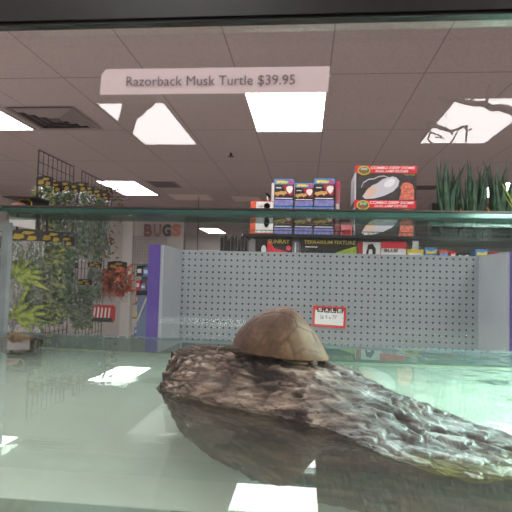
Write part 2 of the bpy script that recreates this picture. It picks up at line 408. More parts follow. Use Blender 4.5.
def bb(pa, pb, top, label, base=None, dy=0, low=False):
    a, b_ = P(pa, 200, BY+dy).x, P(pb, 200, BY+dy).x
    zb = SH if low else SH+sh0+.0004
    zt = SH+sh0 if low else P((pa+pb)/2, top, BY+dy).z
    return dup(k1, (a, BY+dy, zb), 0, label, 'small colourful bulb boxes', ((b_-a)/sw, 1, (zt-zb)/sh0))
bb(274, 293.6, 179, 'dark bulb box with blue header on top of the first stack beside the orange carton')
bb(294.6, 313.4, 0, 'bulb box at the bottom of the middle colourful stack', low=True)
bb(294.6, 313.4, 183, 'shorter bulb box with blue header on top of the middle stack')
bb(313.9, 334.4, 0, 'bulb box at the bottom of the stack next to the narrow pink box', low=True)
bb(313.9, 334.4, 178.5, 'tallest bulb box with blue header on top, next to the narrow pink box')
def plain_box(name, pa, pb, top, base_z, m, label, cat='box', y=BY, depth=.1, prints=(), group=None):
    a, b_ = P(pa, 210, y).x, P(pb, 210, y).x; H_ = P((pa+pb)/2, top, y).z - base_z
    t = empty(name, (a, y, base_z)); W_ = b_-a
    box('carton', 0, W_, 0, depth, 0, H_, m, t, .0008)
    for nm, pts, mm in prints: print_on(nm, [(W_*u, H_*v) for u, v in pts], mm, t, .0016)
    tag(t, label, cat, group); return t, W_, H_
M_pinkbox = mat('carton_pink', (205, 120, 125), .5, noise_scale=80, noise_amt=.3); M_orange = mat('carton_orange', (222, 95, 62), .5); M_wb = mat('carton_white', (230, 225, 225), .5)
plain_box('narrow_box', 335, 339.6, 182, SH, M_pinkbox, 'tall narrow pink box standing behind the tallest bulb stack', y=BY+.03, prints=(('header', rect(0, 1, .88, 1), M_pink), ('picture', rect(.1, .9, .3, .6), M_wb)))
plain_box('pink_box', 341.5, 352.5, 222, SH, M_pinkbox, 'low pink box between the bulb boxes and red lamp boxes', prints=(('picture', rect(.1, .9, .1, .45), M_maroon),))
zl = P(262, 212, BY).z
ob, W_, H_ = plain_box('orange_carton', 250.5, 273.3, 212.2, SH, M_orange, 'orange and white carton at the shelf end, lower one', prints=(('white_label', rect(.24, 1, .08, .92), M_wb), ('picture', oval(.72, .55, .12, .25), M_black)), group='orange and white cartons')
plain_box('orange_carton', 250.5, 273.3, 201, zl+.0004, M_orange, 'orange and white carton stacked on top at the shelf end', prints=(('white_label', rect(.24, 1, .08, .92), M_wb), ('picture', oval(.72, .55, .14, .28), M_black), ('text_line', rect(.32, .56, .45, .55), M_vd)), group='orange and white cartons')
plain_box('white_box', 271, 296.4, 183, SH, M_wb, 'white box edge just behind the first bulb stack', y=BY+.14, depth=.08)
# small black figure clip on top of the orange carton
zt = P(262, 201, BY).z; c = P(267.5, 200, BY+.02)
t = empty('lamp_clip', (c.x, BY+.03, zt))
bm = bmesh.new(); pathtube(bm, [(0, 0, 0), (.002, 0, .012), (-.004, 0, .020), (.001, 0, .03)], [.004, .0035, .003, .002]); bobj('stalk', bm, M_wb, t, True)
bm = bmesh.new(); pathtube(bm, [(-.012, 0, .045), (-.006, 0, .042), (0, 0, .033), (.006, 0, .026), (.010, 0, .022)], [.002, .007, .006, .005, .002]); pathtube(bm, [(0, 0, .032), (-.008, 0, .024), (-.003, 0, .016)], .002); bobj('clamp', bm, M_black, t, True)
tag(t, 'tiny black clamp on a white stalk on the orange carton', 'clamp')

# --- boxes on the lower shelf behind the pegboard top
M_bk = mat('carton_black', (28, 26, 26), .4); M_grn = mat('carton_green', (150, 175, 50), .5, noise_scale=30, noise_amt=.3)
LY = 2.19
def low_box(name, pa, pb, top, m, label, prints=(), depth=.12, group=None):
    t, W_, H_ = plain_box(name, pa, pb, top, SH2, m, label, y=LY, depth=depth, prints=prints, group=group); return t, W_, H_
t, W_, H_ = low_box('black_box', 257.5, 267.6, 239, M_bk, 'small black box beside the sunray box', (('picture', oval(.72, .68, .25, .14), M_wb), ('stripe', rect(0, 1, .55, .6), M_red)))
t, W_, H_ = low_box('bulb_carton', 268.2, 292.5, 238, M_bk, 'black carton with yellow sunray lettering peeking above the pegboard', (('red_wedge', [(0, .95), (.12, .9), (.3, .7), (.8, .62), (1, .55), (1, .3), (0, .3)], M_red), ('badge', oval(.88, .72, .1, .07), M_red)))
text('lettering', 'SUNRAY', W_*.04, W_*.92, H_*.84, H_*.955, M_gold, t, .003, 0, .02)
low_box('lamp_tube', 293.5, 300.5, 241, mat('tube_grey', (120, 118, 125), .4), 'grey pack between the two yellow lettered black cartons', (('stripe', rect(.3, .5, .2, .95), M_wb),))
t, W_, H_ = low_box('fixture_carton', 301.5, 357.5, 238.5, M_bk, 'long black and green carton with yellow terrarium fixture lettering', (('green_end', [(.55, .55), (.75, .68), (1, .80), (1, .3), (.55, .3)], M_grn), ('text_line', rect(.08, .3, .74, .77), M_wb)), .12)
text('lettering', 'TERRARIUM FIXTURE', W_*.06, W_*.97, H_*.84, H_*.94, M_gold, t, .003, 0, .01)
low_box('lamp_carton', 358.5, 381, 242, M_wb, 'white and red carton with black lamp picture', (('red_side', rect(.0, .22, .2, 1), M_maroon), ('lamp_picture', [(.35, .6), (.45, .92), (.65, .95), (.8, .8), (.78, .55), (.66, .55), (.64, .78), (.5, .78), (.45, .55)], M_black)))
t, W_, H_ = low_box('blue_text_box', 382, 407, 241.5, M_wb, 'red topped white carton with blue printed word', (('red_top', rect(0, 1, .80, 1), M_red),))
text('lettering', 'BLUE', W_*.12, W_*.66, H_*.70, H_*.78, M_black, t, .003, 0, .02)
for pa, pb, top, m, mm, lb in ((408, 424, 249.5, M_yel, M_wb, 'low yellow and white pack beside the blue word carton'), (425.5, 438, 247.5, M_blue, M_yel, 'small blue pack behind the pegboard edge beside the yellow one'),
        (439.5, 449, 250, M_orange, M_blue, 'small orange pack behind the pegboard'), (451, 456, 251, M_red, M_wb, 'tiny red pack beside the orange pack'), (458, 470, 252.5, M_bk, M_wb, 'low black pack near the shelf end'),
        (476, 488.5, 249, M_blue, M_yel, 'blue pack with yellow print above the right side panel'), (490, 499, 251.5, M_maroon, M_wb, 'maroon pack next to the purple post')):
    low_box('small_pack', pa, pb, top, m, lb, (('print', [(.1, .9), (.5, .86), (.9, .92), (.9, .80), (.1, .78)], mm),))
box_post = box('grey_post', P(250, 240, LY).x, P(255.5, 240, LY).x, LY, LY+.02, 0, P(252, 238.5, LY).z, mat('post_grey', (130, 128, 130), .5)); tag(box_post, 'short grey upright post beside the black box row', 'post')
# rack of slim black packs
rk = empty('rack_rail', (0, 2.5, 0)); xa, xb = P(220, 243, 2.5).x, P(249, 243, 2.5).x
box('rail', xa, xb, 0, .012, P(235, 252, 2.5).z, P(235, 250, 2.5).z, M_metal, rk)
for x in (xa, xb-.012): box('leg', x, x+.012, 0, .012, 0, P(235, 252, 2.5).z, M_metal, rk)
tag(rk, 'low black rail behind the pegboard carrying slim packs', 'rail')
zb = P(235, 250, 2.5).z
for k, px in enumerate((222, 225.4, 228.6, 232, 235.5, 239, 242.6, 246)):
    c = P(px, 240, 2.5); h = .06 + .012*math.sin(k*2.3)
    t = empty('slim_pack', (c.x, 2.49+.004*(k % 2), zb))
    box('pack', -.006, .006, 0, .03, 0, h, M_bk, t, .001)
    box('cap', -.004, .004, .005, .025, h, h+.012, M_wb if k in (6,) else M_vd, t)
    tag(t, 'slim upright black pack in the row left of the shelf boxes', 'pack', 'slim black packs on the rail')

# --- dark display boxes with orange letters behind the spiky plants
M_olet = mat('orange_print', (245, 150, 40), .5)
y_ = 2.50; xa = P(432, 210, y_).x; xb = P(530, 210, y_).x; zt = P(470, 203.5, y_).z
t = empty('display_carton', (0, y_, SH)); box('carton', xa, xb, 0, .07, 0, zt-SH, M_bk, t, .001)
for s_, pa, pb in (('E', 460, 464), ('WI', 483.5, 492), ('N', 507, 512)):
    text('lettering', s_, P(pa, 208, y_).x, P(pb, 208, y_).x, P(480, 212.3, y_).z-SH, P(480, 207, y_).z-SH, M_olet, t, .003, 0, .02)
tag(t, 'long black carton with orange letters behind the spiky plants', 'box')

# ------------------------------------------------------------------ foliage helpers
def leaf(bm, base, d, length, width, bend=.3, seg=5, mi=0, tip=.05, side=None):
    d = Vector(d).normalized(); base = Vector(base)
    s = side if side is not None else d.cross(Vector((random.uniform(-1, 1), random.uniform(-1, 1), .3))).normalized()
    s = Vector(s).normalized(); nrm = s.cross(d).normalized(); prev = None
    for i in range(seg+1):
        t = i/seg; wd = width*(math.sin(PI*min(1, t*.9+.12))**.8)*(1-t**3)+width*tip*(1-t)
        p = base + d*length*t + nrm*bend*length*t*t - Vector((0, 0, 1))*abs(bend)*.15*length*t*t
        cup = nrm*wd*.25
        row = [bm.verts.new(p - s*wd*.5 + cup), bm.verts.new(p), bm.verts.new(p + s*wd*.5 + cup)]
        if prev:
            for k in range(2):
                f = bm.faces.new((prev[k], prev[k+1], row[k+1], row[k])); f.material_index = mi; f.smooth = True
        prev = row
def leaf_mat(name, c1, c2, rough=.45, scale=30):
    m = mat(name, c1, rough); nt = m.node_tree; b = nt.nodes['Principled BSDF']
    tc = nt.nodes.new('ShaderNodeTexCoord'); n = nt.nodes.new('ShaderNodeTexNoise'); n.inputs['Scale'].default_value = scale
    nt.links.new(tc.outputs['Object'], n.inputs['Vector']); r = nt.nodes.new('ShaderNodeValToRGB')
    r.color_ramp.elements[0].position = .4; r.color_ramp.elements[1].position = .6
    r.color_ramp.elements[0].color = L(c1); r.color_ramp.elements[1].color = L(c2)
    nt.links.new(n.outputs['Fac'], r.inputs[0]); nt.links.new(r.outputs[0], b.inputs['Base Color'])
    return m
M_agave = leaf_mat('agave_green', (30, 58, 42), (62, 98, 72), .4, 25)
M_lime = leaf_mat('lime_green', (125, 145, 60), (190, 200, 100)); M_mid = leaf_mat('mid_green', (65, 110, 62), (130, 165, 100)); M_dkg = leaf_mat('deep_green', (34, 66, 46), (80, 122, 80))
M_olive = leaf_mat('olive_leaf', (100, 110, 60), (140, 130, 80)); M_orl = leaf_mat('orange_leaf', (150, 62, 38), (225, 120, 82)); M_redl = leaf_mat('red_leaf', (150, 45, 40), (120, 110, 60)); M_stem = mat('stem_brown', (70, 55, 40), .7)

# spiky plants on the shelf
random.seed(21)
AY = 2.33
def spiky(px, tips, label):
    c = P(px, 225, AY)
    t = empty('spiky_plant', (c.x, AY, SH))
    bm = bmesh.new()
    for k in range(10):
        a0 = bm.verts.new  # pot profile
    prof = [(.030, 0), (.036, .004), (.042, .045), (.045, .048), (.045, .055), (.040, .055), (.038, .046)]
    rings = [[bm.verts.new((r*math.cos(k*2*PI/20), r*math.sin(k*2*PI/20), z)) for k in range(20)] for r, z in prof]
    for i in range(len(rings)-1):
        for k in range(20): bm.faces.new((rings[i][k], rings[i][(k+1) % 20], rings[i+1][(k+1) % 20], rings[i+1][k]))
    bm.faces.new(rings[0][::-1]); bm.faces.new(rings[-1])
    bobj('pot', bm, M_black, t, True)
    for (tx, ty, wd, bend) in tips:
        e = P(tx, ty, AY + random.uniform(-.03, .03)) - Vector((c.x, AY, SH))
        base = Vector((e.x*.22+random.uniform(-.01, .01), random.uniform(-.02, .02), .045))
        d = e-base; ln = d.length
        bm = bmesh.new(); wd *= 1.75
        s = Vector((1, random.uniform(-.5, .5), 0)); s = (s - s.dot(d.normalized())*d.normalized()).normalized()
        nrm = s.cross(d.normalized())
        # curve sideways: control midpoint
        segs = 10; prev = None; side = Vector((1, 0, 0))*bend*ln
        for i in range(segs+1):
            q = i/segs; p = base.lerp(e, q) + side*math.sin(PI*q)*.5 
            wdt = wd*(.75+.5*math.sin(PI*min(1, q*1.3)))*(1-q**2.2)+.0006
            row = [bm.verts.new(p - s*wdt*.5 - nrm*wdt*.22), bm.verts.new(p), bm.verts.new(p + s*wdt*.5 - nrm*wdt*.22), bm.verts.new(p+nrm*wdt*.12)]
            if prev:
                for k in range(4):
                    f = bm.faces.new((prev[k], prev[(k+1) % 4], row[(k+1) % 4], row[k])); f.smooth = True
            prev = row
        bobj('leaf', bm, M_agave, t)
    tag(t, label, 'plant', 'artificial spiky plants'); return t
spiky(450, [(436, 160, .012, .0), (441, 157, .016, -.08), (446, 154, .026, -.04), (452, 164, .020, .08), (460, 166, .014, .1), (448, 165, .024, .0), (455, 172, .018, .0), (437, 172, .014, -.1), (466, 163, .026, -.2)], 'dark green spiky plant nearest the red lamp boxes')
spiky(474, [(467, 158, .028, .08), (470, 160, .022, .05), (460, 168, .014, -.1), (477, 165, .012, .2), (486, 163, .024, -.12), (481, 168, .022, .0), (474, 172, .024, .08), (465, 176, .018, .0), (492, 159, .014, -.1), (478, 178, .02, 0), (488, 172, .022, 0), (483, 180, .022, .05)], 'dark green spiky plant in the middle of the three')
spiky(502, [(483, 157, .030, .12), (489, 163, .020, .05), (498, 164, .026, -.05), (510, 155, .026, -.1), (517, 160, .024, 0), (505, 172, .026, 0), (494, 176, .02, .0), (522, 168, .02, 0), (513, 174, .022, 0), (487, 169, .022, .05), (492, 176, .022, 0), (500, 178, .022, 0), (496, 168, .020, -.05)], 'dark green spiky plant farthest from the boxes, cut by the photo edge')
c = P(530, 215, 2.26); t = empty('lime_plant', (c.x, 2.26, SH))
for (tx, ty) in ((497, 191), (516, 175), (540, 180), (497, 176)):
    e = P(tx, ty, 2.26)-Vector((c.x, 2.26, SH)); bm = bmesh.new(); e0 = Vector((0, 0, .03)); leaf(bm, e0, e-e0, (e-e0).length, .018, .12 if ty > 190 else .02, 8, side=(0.2, .3, 1) if ty > 190 else (1, .2, 0)); bobj('leaf', bm, M_lime, t)
bm = bmesh.new(); tube(bm, (0, 0, 0), (0, 0, .035), .022, 14, .028); bobj('pot', bm, M_black, t)
tag(t, 'bright lime leafed plant poking in from the photo edge', 'plant')

# ------------------------------------------------------------------ grid racks with bagged plants
M_wire = mat('black_wire', (38, 32, 34), .5)
def gridpanel(name, a, b_, ztop, label, m=M_wire, cell=.0762, rad=.0032, zbot=.05):
    a = Vector(a); b_ = Vector(b_); n = round((b_-a).length/cell); bm = bmesh.new()
    for k in range(n+1):
        p = a.lerp(b_, k/n); tube(bm, (p.x, p.y, zbot), (p.x, p.y, ztop), rad*(1.6 if k in (0, n) else 1), 4)
    z = ztop
    while z > zbot:
        tube(bm, (a.x, a.y, z), (b_.x, b_.y, z), rad*(1.6 if z == ztop else 1), 4); z -= cell*1.22
    o = bobj(name, bm, m)
    tag(o, label, 'grid panel'); return o
GXP = P(39, 150, 3.78).x
ztop = P(39, 150, 3.78).z
gridpanel('gridwall_panel', (GXP, 3.78, 0), (GXP, 4.39, 0), ztop, 'nearer tall black wire grid panel rising above the bagged plants', zbot=0)
gridpanel('gridwall_panel', (GXP, 4.56, 0), (GXP, 5.17, 0), ztop, 'farther tall black wire grid panel half hidden by the ceiling light glow', zbot=0)
M_bag = glassy('clear_bag', (.96, .97, .97, 1), .10, (.75, .75, .75, 1), 1.5, .12, boost=2.6)
def bagbump(nt, gl, f):
    tc = nt.nodes.new('ShaderNodeTexCoord'); n = nt.nodes.new('ShaderNodeTexNoise'); n.inputs['Scale'].default_value = 14; n.inputs['Detail'].default_value = 3; n.inputs['Distortion'].default_value = 1.5
    mp = nt.nodes.new('ShaderNodeMapping'); mp.inputs['Scale'].default_value = (1.6, 1.6, .5)
    nt.links.new(tc.outputs['Object'], mp.inputs[0]); nt.links.new(mp.outputs[0], n.inputs['Vector'])
    bp = nt.nodes.new('ShaderNodeBump'); bp.inputs['Strength'].default_value = 1; bp.inputs['Distance'].default_value = .06
    nt.links.new(n.outputs['Fac'], bp.inputs['Height']); nt.links.new(bp.outputs[0], gl.inputs['Normal']); nt.links.new(bp.outputs[0], f.inputs['Normal'])
M_bag = glassy('clear_bag', (.97, .98, .98, 1), .03, (.75, .75, .75, 1), 1.5, .10, bagbump, 3.5)
M_card = mat('header_black', (35, 32, 28), .5); M_cardy = mat('header_yellow', (180, 152, 52), .5)
def bagged(name, W_, H_, kind, mt, label, cat='plant', seed=1):
    random.seed(seed)
    t = empty(name)     # origin at the top of the header card
    bm = bmesh.new(); slab(bm, [(-W_*.42, -.085), (W_*.42, -.085), (W_*.42, -.010), (W_*.08, 0), (-W_*.08, 0), (-W_*.42, -.010)], -.004, .004); bmesh.ops.recalc_face_normals(bm, faces=bm.faces[:])
    hc = bobj('header_card', bm, M_card, t)
    for q0, q1, z0_, z1_ in ((-.34, -.02, -.066, -.036), (.04, .30, -.074, -.050), (-.10, .24, -.032, -.018)):
        print_on('lettering', [(W_*q0, z0_), (W_*(q0+q1)/2, z0_-.006), (W_*q1, z0_+.005), (W_*(q1-.03), z1_), (W_*(q0+.06), z1_+.004)], M_cardy, hc, .0052, .001)
    # pillow shaped bag
    bm = bmesh.new(); nx, nz = 8, 14; fr = {}; bk = {}
    for i in range(nx+1):
        for j in range(nz+1):
            u = i/nx*2-1; v = j/nz
            th = .030*(1-u*u)*(math.sin(PI*min(.97, v*.9+.04)))**.6 + .0015
            th *= 1+.25*noise.noise(Vector((u*2+seed, v*5, 3)))
            fr[i, j] = bm.verts.new((u*W_/2, -th, -.08-v*(H_-.08)))
            bk[i, j] = bm.verts.new((u*W_/2, th, -.08-v*(H_-.08)))
    for i in range(nx):
        for j in range(nz):
            for D in (fr, bk):
                f = bm.faces.new((D[i, j], D[i+1, j], D[i+1, j+1], D[i, j+1])); f.smooth = True
    bobj('bag', bm, M_bag, t)
    bm = bmesh.new()
    if kind == 'vine':
        for sx in (-.5, 0, .5):
            px = sx*W_*.6
            pathtube(bm, [(px+.01*math.sin(k+seed), 0, -.07-k*(H_-.1)/8) for k in range(9)], .002, 4)
        for k in range(int(H_*1000)):
            z = -.10 - random.random()*(H_-.13); x = random.uniform(-.44, .44)*W_
            leaf(bm, (x, random.uniform(-.016, .016), z), (random.uniform(-1, 1), random.uniform(-.4, .1), random.uniform(-.9, .7)), random.uniform(.03, .055), random.uniform(.015, .026), .2, 2, mi=1 if random.random() < .45 else 0)
    elif kind == 'grass':
        for k in range(int(H_*420)):
            z = -.06 - (random.random()**1.0)*(H_-.25); x = random.uniform(-.35, .35)*W_
            leaf(bm, (x, random.uniform(-.016, .016), z), (random.uniform(-.35, .35), random.uniform(-.1, .1), -1), random.uniform(.12, .22), .011, .08, 3)
    elif kind == 'broad':
        for (ax, az) in ((-.15, -.30*H_/.7), (-.1, -.58*H_/.7)):
            for a in (-2.9, -2.3, -.9, -.5, -.2, .15, .5, .9, 1.3, 1.9):
                ln = random.uniform(.17, .29)*(1 if math.cos(a) > 0 else .45)
                leaf(bm, (ax*W_, -.03, az), (math.cos(a), random.uniform(-.25, 0), math.sin(a)*.7), ln, .044, .15, 6, side=(-math.sin(a)*.8, .35, math.cos(a)))
        for k in range(260):
            z = -.1 - random.random()*(H_-.15); leaf(bm, (random.uniform(-.44, .44)*W_, .012, z), (random.uniform(-1, 1), 0, random.uniform(-1, .5)), .06, .025, .2, 2, mi=1)
    elif kind == 'drape':
        for k in range(170):
            z = -.06 - random.random()*(H_-.16); x = random.uniform(-.45, .45)*W_
            leaf(bm, (x, random.uniform(-.03, .03), z), (random.uniform(-.8, .8), random.uniform(-.6, .2), random.uniform(-1.2, .3)), random.uniform(.05, .12), random.uniform(.025, .045), .3, 4)
    bobj('foliage', bm, [mt, M_dkg], t)
    tag(t, label, cat); return t
protos = {
 'vlime': bagged('bagged_plant', .17, .72, 'vine', M_lime, '', seed=3),
 'vmid': bagged('bagged_plant', .17, .72, 'vine', M_mid, '', seed=4),
 'gdk': bagged('bagged_plant', .16, .70, 'grass', M_dkg, '', seed=5),
 'volive': bagged('bagged_plant', .17, .66, 'vine', M_olive, '', seed=6),
 'broad': bagged('bagged_plant', .26, .70, 'broad', leaf_mat('fern_green', (84, 104, 40), (150, 162, 72)), '', seed=8),
}
used = set()
G3 = 'large bagged plants nearest the viewer'
def hang(kind, px, py, y, label, group, rz=0, sc=(1, 1, 1)):
    o = hang_(kind, px, py, y, label, group, rz, sc); bpy.context.view_layer.update()
    c = o.location
    for ch in [k for k in bpy.data.objects if k.parent == o and k.name.startswith('hook')]: bpy.data.objects.remove(ch)
    if group == G3: a_, b__ = (c.x, c.y-.01, c.z-.012), (c.x, 3.735, c.z-.008)
    else: a_, b__ = (c.x+.01, c.y, c.z-.012), (GXP+.003, c.y, c.z-.008)
    bm = bmesh.new(); tube(bm, a_, b__, .0022, 5); inv = (Matrix.Translation(c) @ o.rotation_euler.to_matrix().to_4x4() @ Matrix.Diagonal((*o.scale, 1))).inverted()
    bmesh.ops.transform(bm, matrix=inv, verts=bm.verts[:]); bobj('hook', bm, M_wire, o)
    return o
def hang_(kind, px, py, y, label, group, rz=0, sc=(1, 1, 1)):
    c = P(px, py, y)
    if kind not in used:
        used.add(kind); o = protos[kind]
        o.location = c; o.rotation_euler = (0, 0, rz); o.scale = sc; o['label'] = label; o['group'] = group; return o
    return dup(protos[kind], c, rz, label, group, sc)
G1 = 'bagged plants on the tall grid panels'
ups = [('vlime', 45, 176, 3.85, 'bagged lime vine hanging nearest on the tall grid'), ('vmid', 54, 182, 3.95, 'bagged mid green vine beside the nearest lime one'),
       ('volive', 64, 181, 4.05, 'bagged olive vine under the middle of the near grid'), ('gdk', 73, 184, 4.15, 'bagged dark grassy plant at the far end of near grid'),
       ('vmid', 80, 182, 4.35, 'bagged green vine between the two grid panels'), ('vlime', 70, 196, 4.7, 'bagged lime vine behind the grassy one'),
       ('gdk', 88, 186, 4.5, 'bagged grassy plant under the farther grid panel'), ('vmid', 96, 189, 4.6, 'bagged green vine near the end of the farther grid'), ('gdk', 103, 192, 4.75, 'last bagged grassy plant before the red flowers')]
for i, (k, px, py, y, lb) in enumerate(ups): hang(k, px, py, y, lb, G1, .15*math.sin(i*1.7))
G2 = 'bagged plants on the lower hooks'
lows = [('gdk', 70, 262, 4.1, 'lower bagged grassy plant below the middle vines'), ('vmid', 84, 279, 4.2, 'lower bagged plant with yellow header beside the dark one'),
        ('gdk', 95, 262, 4.6, 'lower dark bagged grassy plant beside the orange foliage')]
for i, (k, px, py, y, lb) in enumerate(lows): hang(k, px, py, y, lb, G2, .1, (1, 1, .62))
G3 = 'large bagged plants nearest the viewer'
hang('broad', 26, 229, 3.25, 'nearest bagged plant with broad lime leaves beside the tank corner', G3, -.1, (1.15, 1.15, 1.0))
hang('vlime', 52, 231, 3.35, 'large bagged lime vine beside the broad leaved one', G3, .1, (1.1, 1, .95))
hang('volive', 10, 235, 3.45, 'bagged olive vine partly behind the tank corner', G3, 0, (1, 1, .95))
hang('vmid', 65, 236, 3.55, 'large bagged green vine with black header at the end of the front row', G3, .1, (1, 1, .9))
hang('vlime', 40, 236, 3.6, 'bagged lime vine hanging behind the front row', G3, 0, (1, 1, .95))
bm = bmesh.new(); za = P(40, 232, 3.7).z
tube(bm, (P(0, 230, 3.74).x, 3.74, za), (P(72, 230, 3.74).x, 3.74, za), .005, 6)
for px in (4, 38): q = P(px, 230, 3.74).x; tube(bm, (q, 3.74, 0), (q, 3.74, P(px, 196, 3.68).z if px == 38 else za), .012, 6)
o = bobj('hook_stand', bm, M_wire); tag(o, 'black wire stand with crossbar carrying the front bagged plants', 'stand')
# orange draped plant, red flower vine, striped bag
t = bagged('orange_plant', .22, .36, 'drape', M_orl, 'bushy orange plastic plant hanging beside the white pillar', seed=12); c = P(117.5, 261, 4.7); t.location = c; t.scale = (1.05, 1.4, 1.12)
t = bagged('orange_plant', .18, .30, 'drape', M_orl, 'smaller orange plant tucked behind the bushy one', seed=13); c = P(106, 272, 4.9); t.location = c
random.seed(5); t = empty('flower_vine', P(111, 186, 5.2))
bm = bmesh.new(); pathtube(bm, [(.02*math.sin(k), 0, -k*.08) for k in range(11)], .004, 5); bobj('stem', bm, M_stem, t)
bm = bmesh.new()
for k in range(110): leaf(bm, (random.uniform(-.07, .07)+.05*math.sin(k*.1), random.uniform(-.05, .05), -random.random()*.8), (random.uniform(-1, 1), random.uniform(-1, .4), random.uniform(-.8, .5)), random.uniform(.03, .06), .03, .2, 2, mi=random.choice((0, 0, 1)))
bobj('foliage', bm, [M_redl, M_mid], t)
tag(t, 'trailing vine of red and green leaves at the end of the racks', 'plant')
t = empty('striped_pack', P(101, 305, 4.6)); W_ = .26
bm = bmesh.new(); bx(bm, -W_/2, W_/2, 0, .05, -.16, 0, 0, .012); bobj('pack', bm, mat('pack_red', (190, 50, 50), .5), t)
for k in range(6): print_on('stripe', [(-.11+k*.036, -.14), (-.097+k*.036, -.145), (-.085+k*.036, -.03), (-.10+k*.036, -.02)], M_wb, t, .003, .001)
print_on('lower_print', rect(-.12, .12, -.158, -.12), M_bk, t, .004, .001)
bm = bmesh.new(); tube(bm, (0, .025, -.003), (GXP-t.location.x+.002, .025, .01), .003, 5); bobj('hook', bm, M_wire, t)
tag(t, 'red pack with white stripes hanging below the orange plant', 'pack')
# peg hooks poking out beyond the red vine
for px, py, y in ((112, 192, 5.0), (120, 197, 5.05), (123, 200, 5.1)):
    c = P(px, py, y); bm = bmesh.new(); tube(bm, (GXP+.001, y, c.z), (c.x+.06, y, c.z), .003, 5); tube(bm, (c.x+.06, y, c.z), (c.x+.065, y, c.z+.02), .003, 5)
    o = bobj('peg_hook', bm, M_wire); tag(o, 'bare black peg hook sticking out past the farther grid', 'hook', 'bare peg hooks')
# black tray, pink ball with yellow ring and white card
c0, c1 = P(2, 206, 3.48), P(35, 196.5, 3.48)
t = empty('black_tray', (c0.x, 3.48, 0)); wd = c1.x-c0.x
box('tray_back', 0, wd, .2, .21, c0.z-.02, c1.z, M_bk, t); box('tray_top', 0, wd, 0, .21, c1.z-.008, c1.z, M_bk, t); box('tray_floor', 0, wd, 0, .21, c0.z-.03, c0.z-.02, M_bk, t)
for x in (0, wd-.01): box('leg', x, x+.01, .19, .21, 0, c0.z-.03, M_wire, t)
tag(t, 'black open tray on thin legs above the front bagged plants', 'tray')
bm = bmesh.new(); bmesh.ops.create_uvsphere(bm, u_segments=20, v_segments=12, radius=.05)
for v in bm.verts: v.co.z = v.co.z*.62; v.co.x *= 1.1
t = bobj('pink_toy', bm, mat('toy_pink', (215, 150, 145), .6), None, True, P(19, 207, 3.56)); t.location.z = c0.z-.02+.031
bm = bmesh.new(); pathtube(bm, [(.05+.055*math.cos(a), -.01, .018+.055*math.sin(a)*.7) for a in [k*2*PI/24 for k in range(25)]], .004, 6); bobj('yellow_ring', bm, M_yel, t, True)
tag(t, 'rounded pink toy with a yellow ring in the black tray', 'toy')
t = empty('white_card', P(9, 228, 3.42)); a = P(9, 217.5, 3.42)-P(9, 225, 3.42); w_ = P(35, 220, 3.42).x-P(9, 220, 3.42).x
bm = bmesh.new(); slab(bm, [(0, .02), (w_, -.006), (w_, .07), (0, .08)], 0, .002); bmesh.ops.recalc_face_normals(bm, faces=bm.faces[:]); bobj('card', bm, M_wb, t)
bm = bmesh.new(); tube(bm, (.02, .001, .079), (.02, .001, .15), .0015, 4); tube(bm, (w_-.02, .001, .072), (w_-.02, .001, .15), .0015, 4); bobj('wire', bm, M_wire, t)
tag(t, 'plain white card hanging under the black tray', 'card')

# ------------------------------------------------------------------ far wall things
y_ = 9.97
t = empty('wall_letters', (0, y_, 0))
for ch, pa, pb, m in (('B', 144, 152.5, mat('letter_brown', (150, 105, 105), .6, noise_scale=40, noise_amt=.5)), ('U', 153.5, 161.5, mat('letter_rose', (165, 120, 115), .6, noise_scale=40, noise_amt=.5)), ('G', 162.5, 171, mat('letter_dark', (90, 82, 84), .6)), ('S', 172, 181, mat('letter_coral', (220, 130, 115), .6))):
    ax = P(pa, 230, y_).x; bx__ = P(pb, 230, y_).x
    text('letter', ch, ax, bx__, P(pa, 236.5, y_).z, P(pa, 224, y_).z, m, t, .01, 0, .05)
tag(t, 'large patterned letters on the far white wall reading bugs', 'sign')
gw = gridpanel('white_grid', (P(133, 250, 9.9).x, 9.9, 0), (P(166, 250, 9.9).x, 9.9, 0), P(150, 236.5, 9.9).z, 'white wire grid on the far wall under the big letters', M_vent, .05, .004, 1.0)
y_ = 8.0; xa, xb = P(133, 290, y_).x, P(151, 290, y_).x
t = empty('product_shelf', (xa, y_, 0)); wd = xb-xa
for x in (0, wd-.03): box('upright', x, x+.03, .3, .33, 0, P(140, 262, y_).z, M_wb, t)
zs = [P(140, q, y_).z for q in (336, 318, 304, 290, 276, 264)]
for z in zs: box('shelf', 0, wd, 0, .33, z-.012, z, mat('shelf_dark', (90, 85, 88), .5), t)
box('sign_panel', 0, wd, .331, .34, .2, zs[-1], mat('shelf_back', (165, 160, 165), .6), t)
tag(t, 'narrow far shelf of small goods between the pillar and purple post', 'shelf')
random.seed(11)
cols = [M_blue, M_wb, M_red, M_yel, M_lav, M_bk, M_orange]
for j, z in enumerate(zs[:-1]):
    x = xa+.04
    k = 0
    while x < xb-.09:
        ww = random.uniform(.06, .10); hh = random.uniform(.10, .17); m = cols[(j*3+k*2) % 7]
        t = empty('goods_box', (x, y_+.02, z+.0005)); box('carton', 0, ww, 0, .12, 0, hh, m, t); print_on('label_print', rect(ww*.15, ww*.85, hh*.3, hh*.7), M_wb if m != M_wb else M_blue, t, .003, .001)
        tag(t, 'small goods box on the narrow far shelf', 'box', 'goods on the far shelf'); x += ww+.015; k += 1
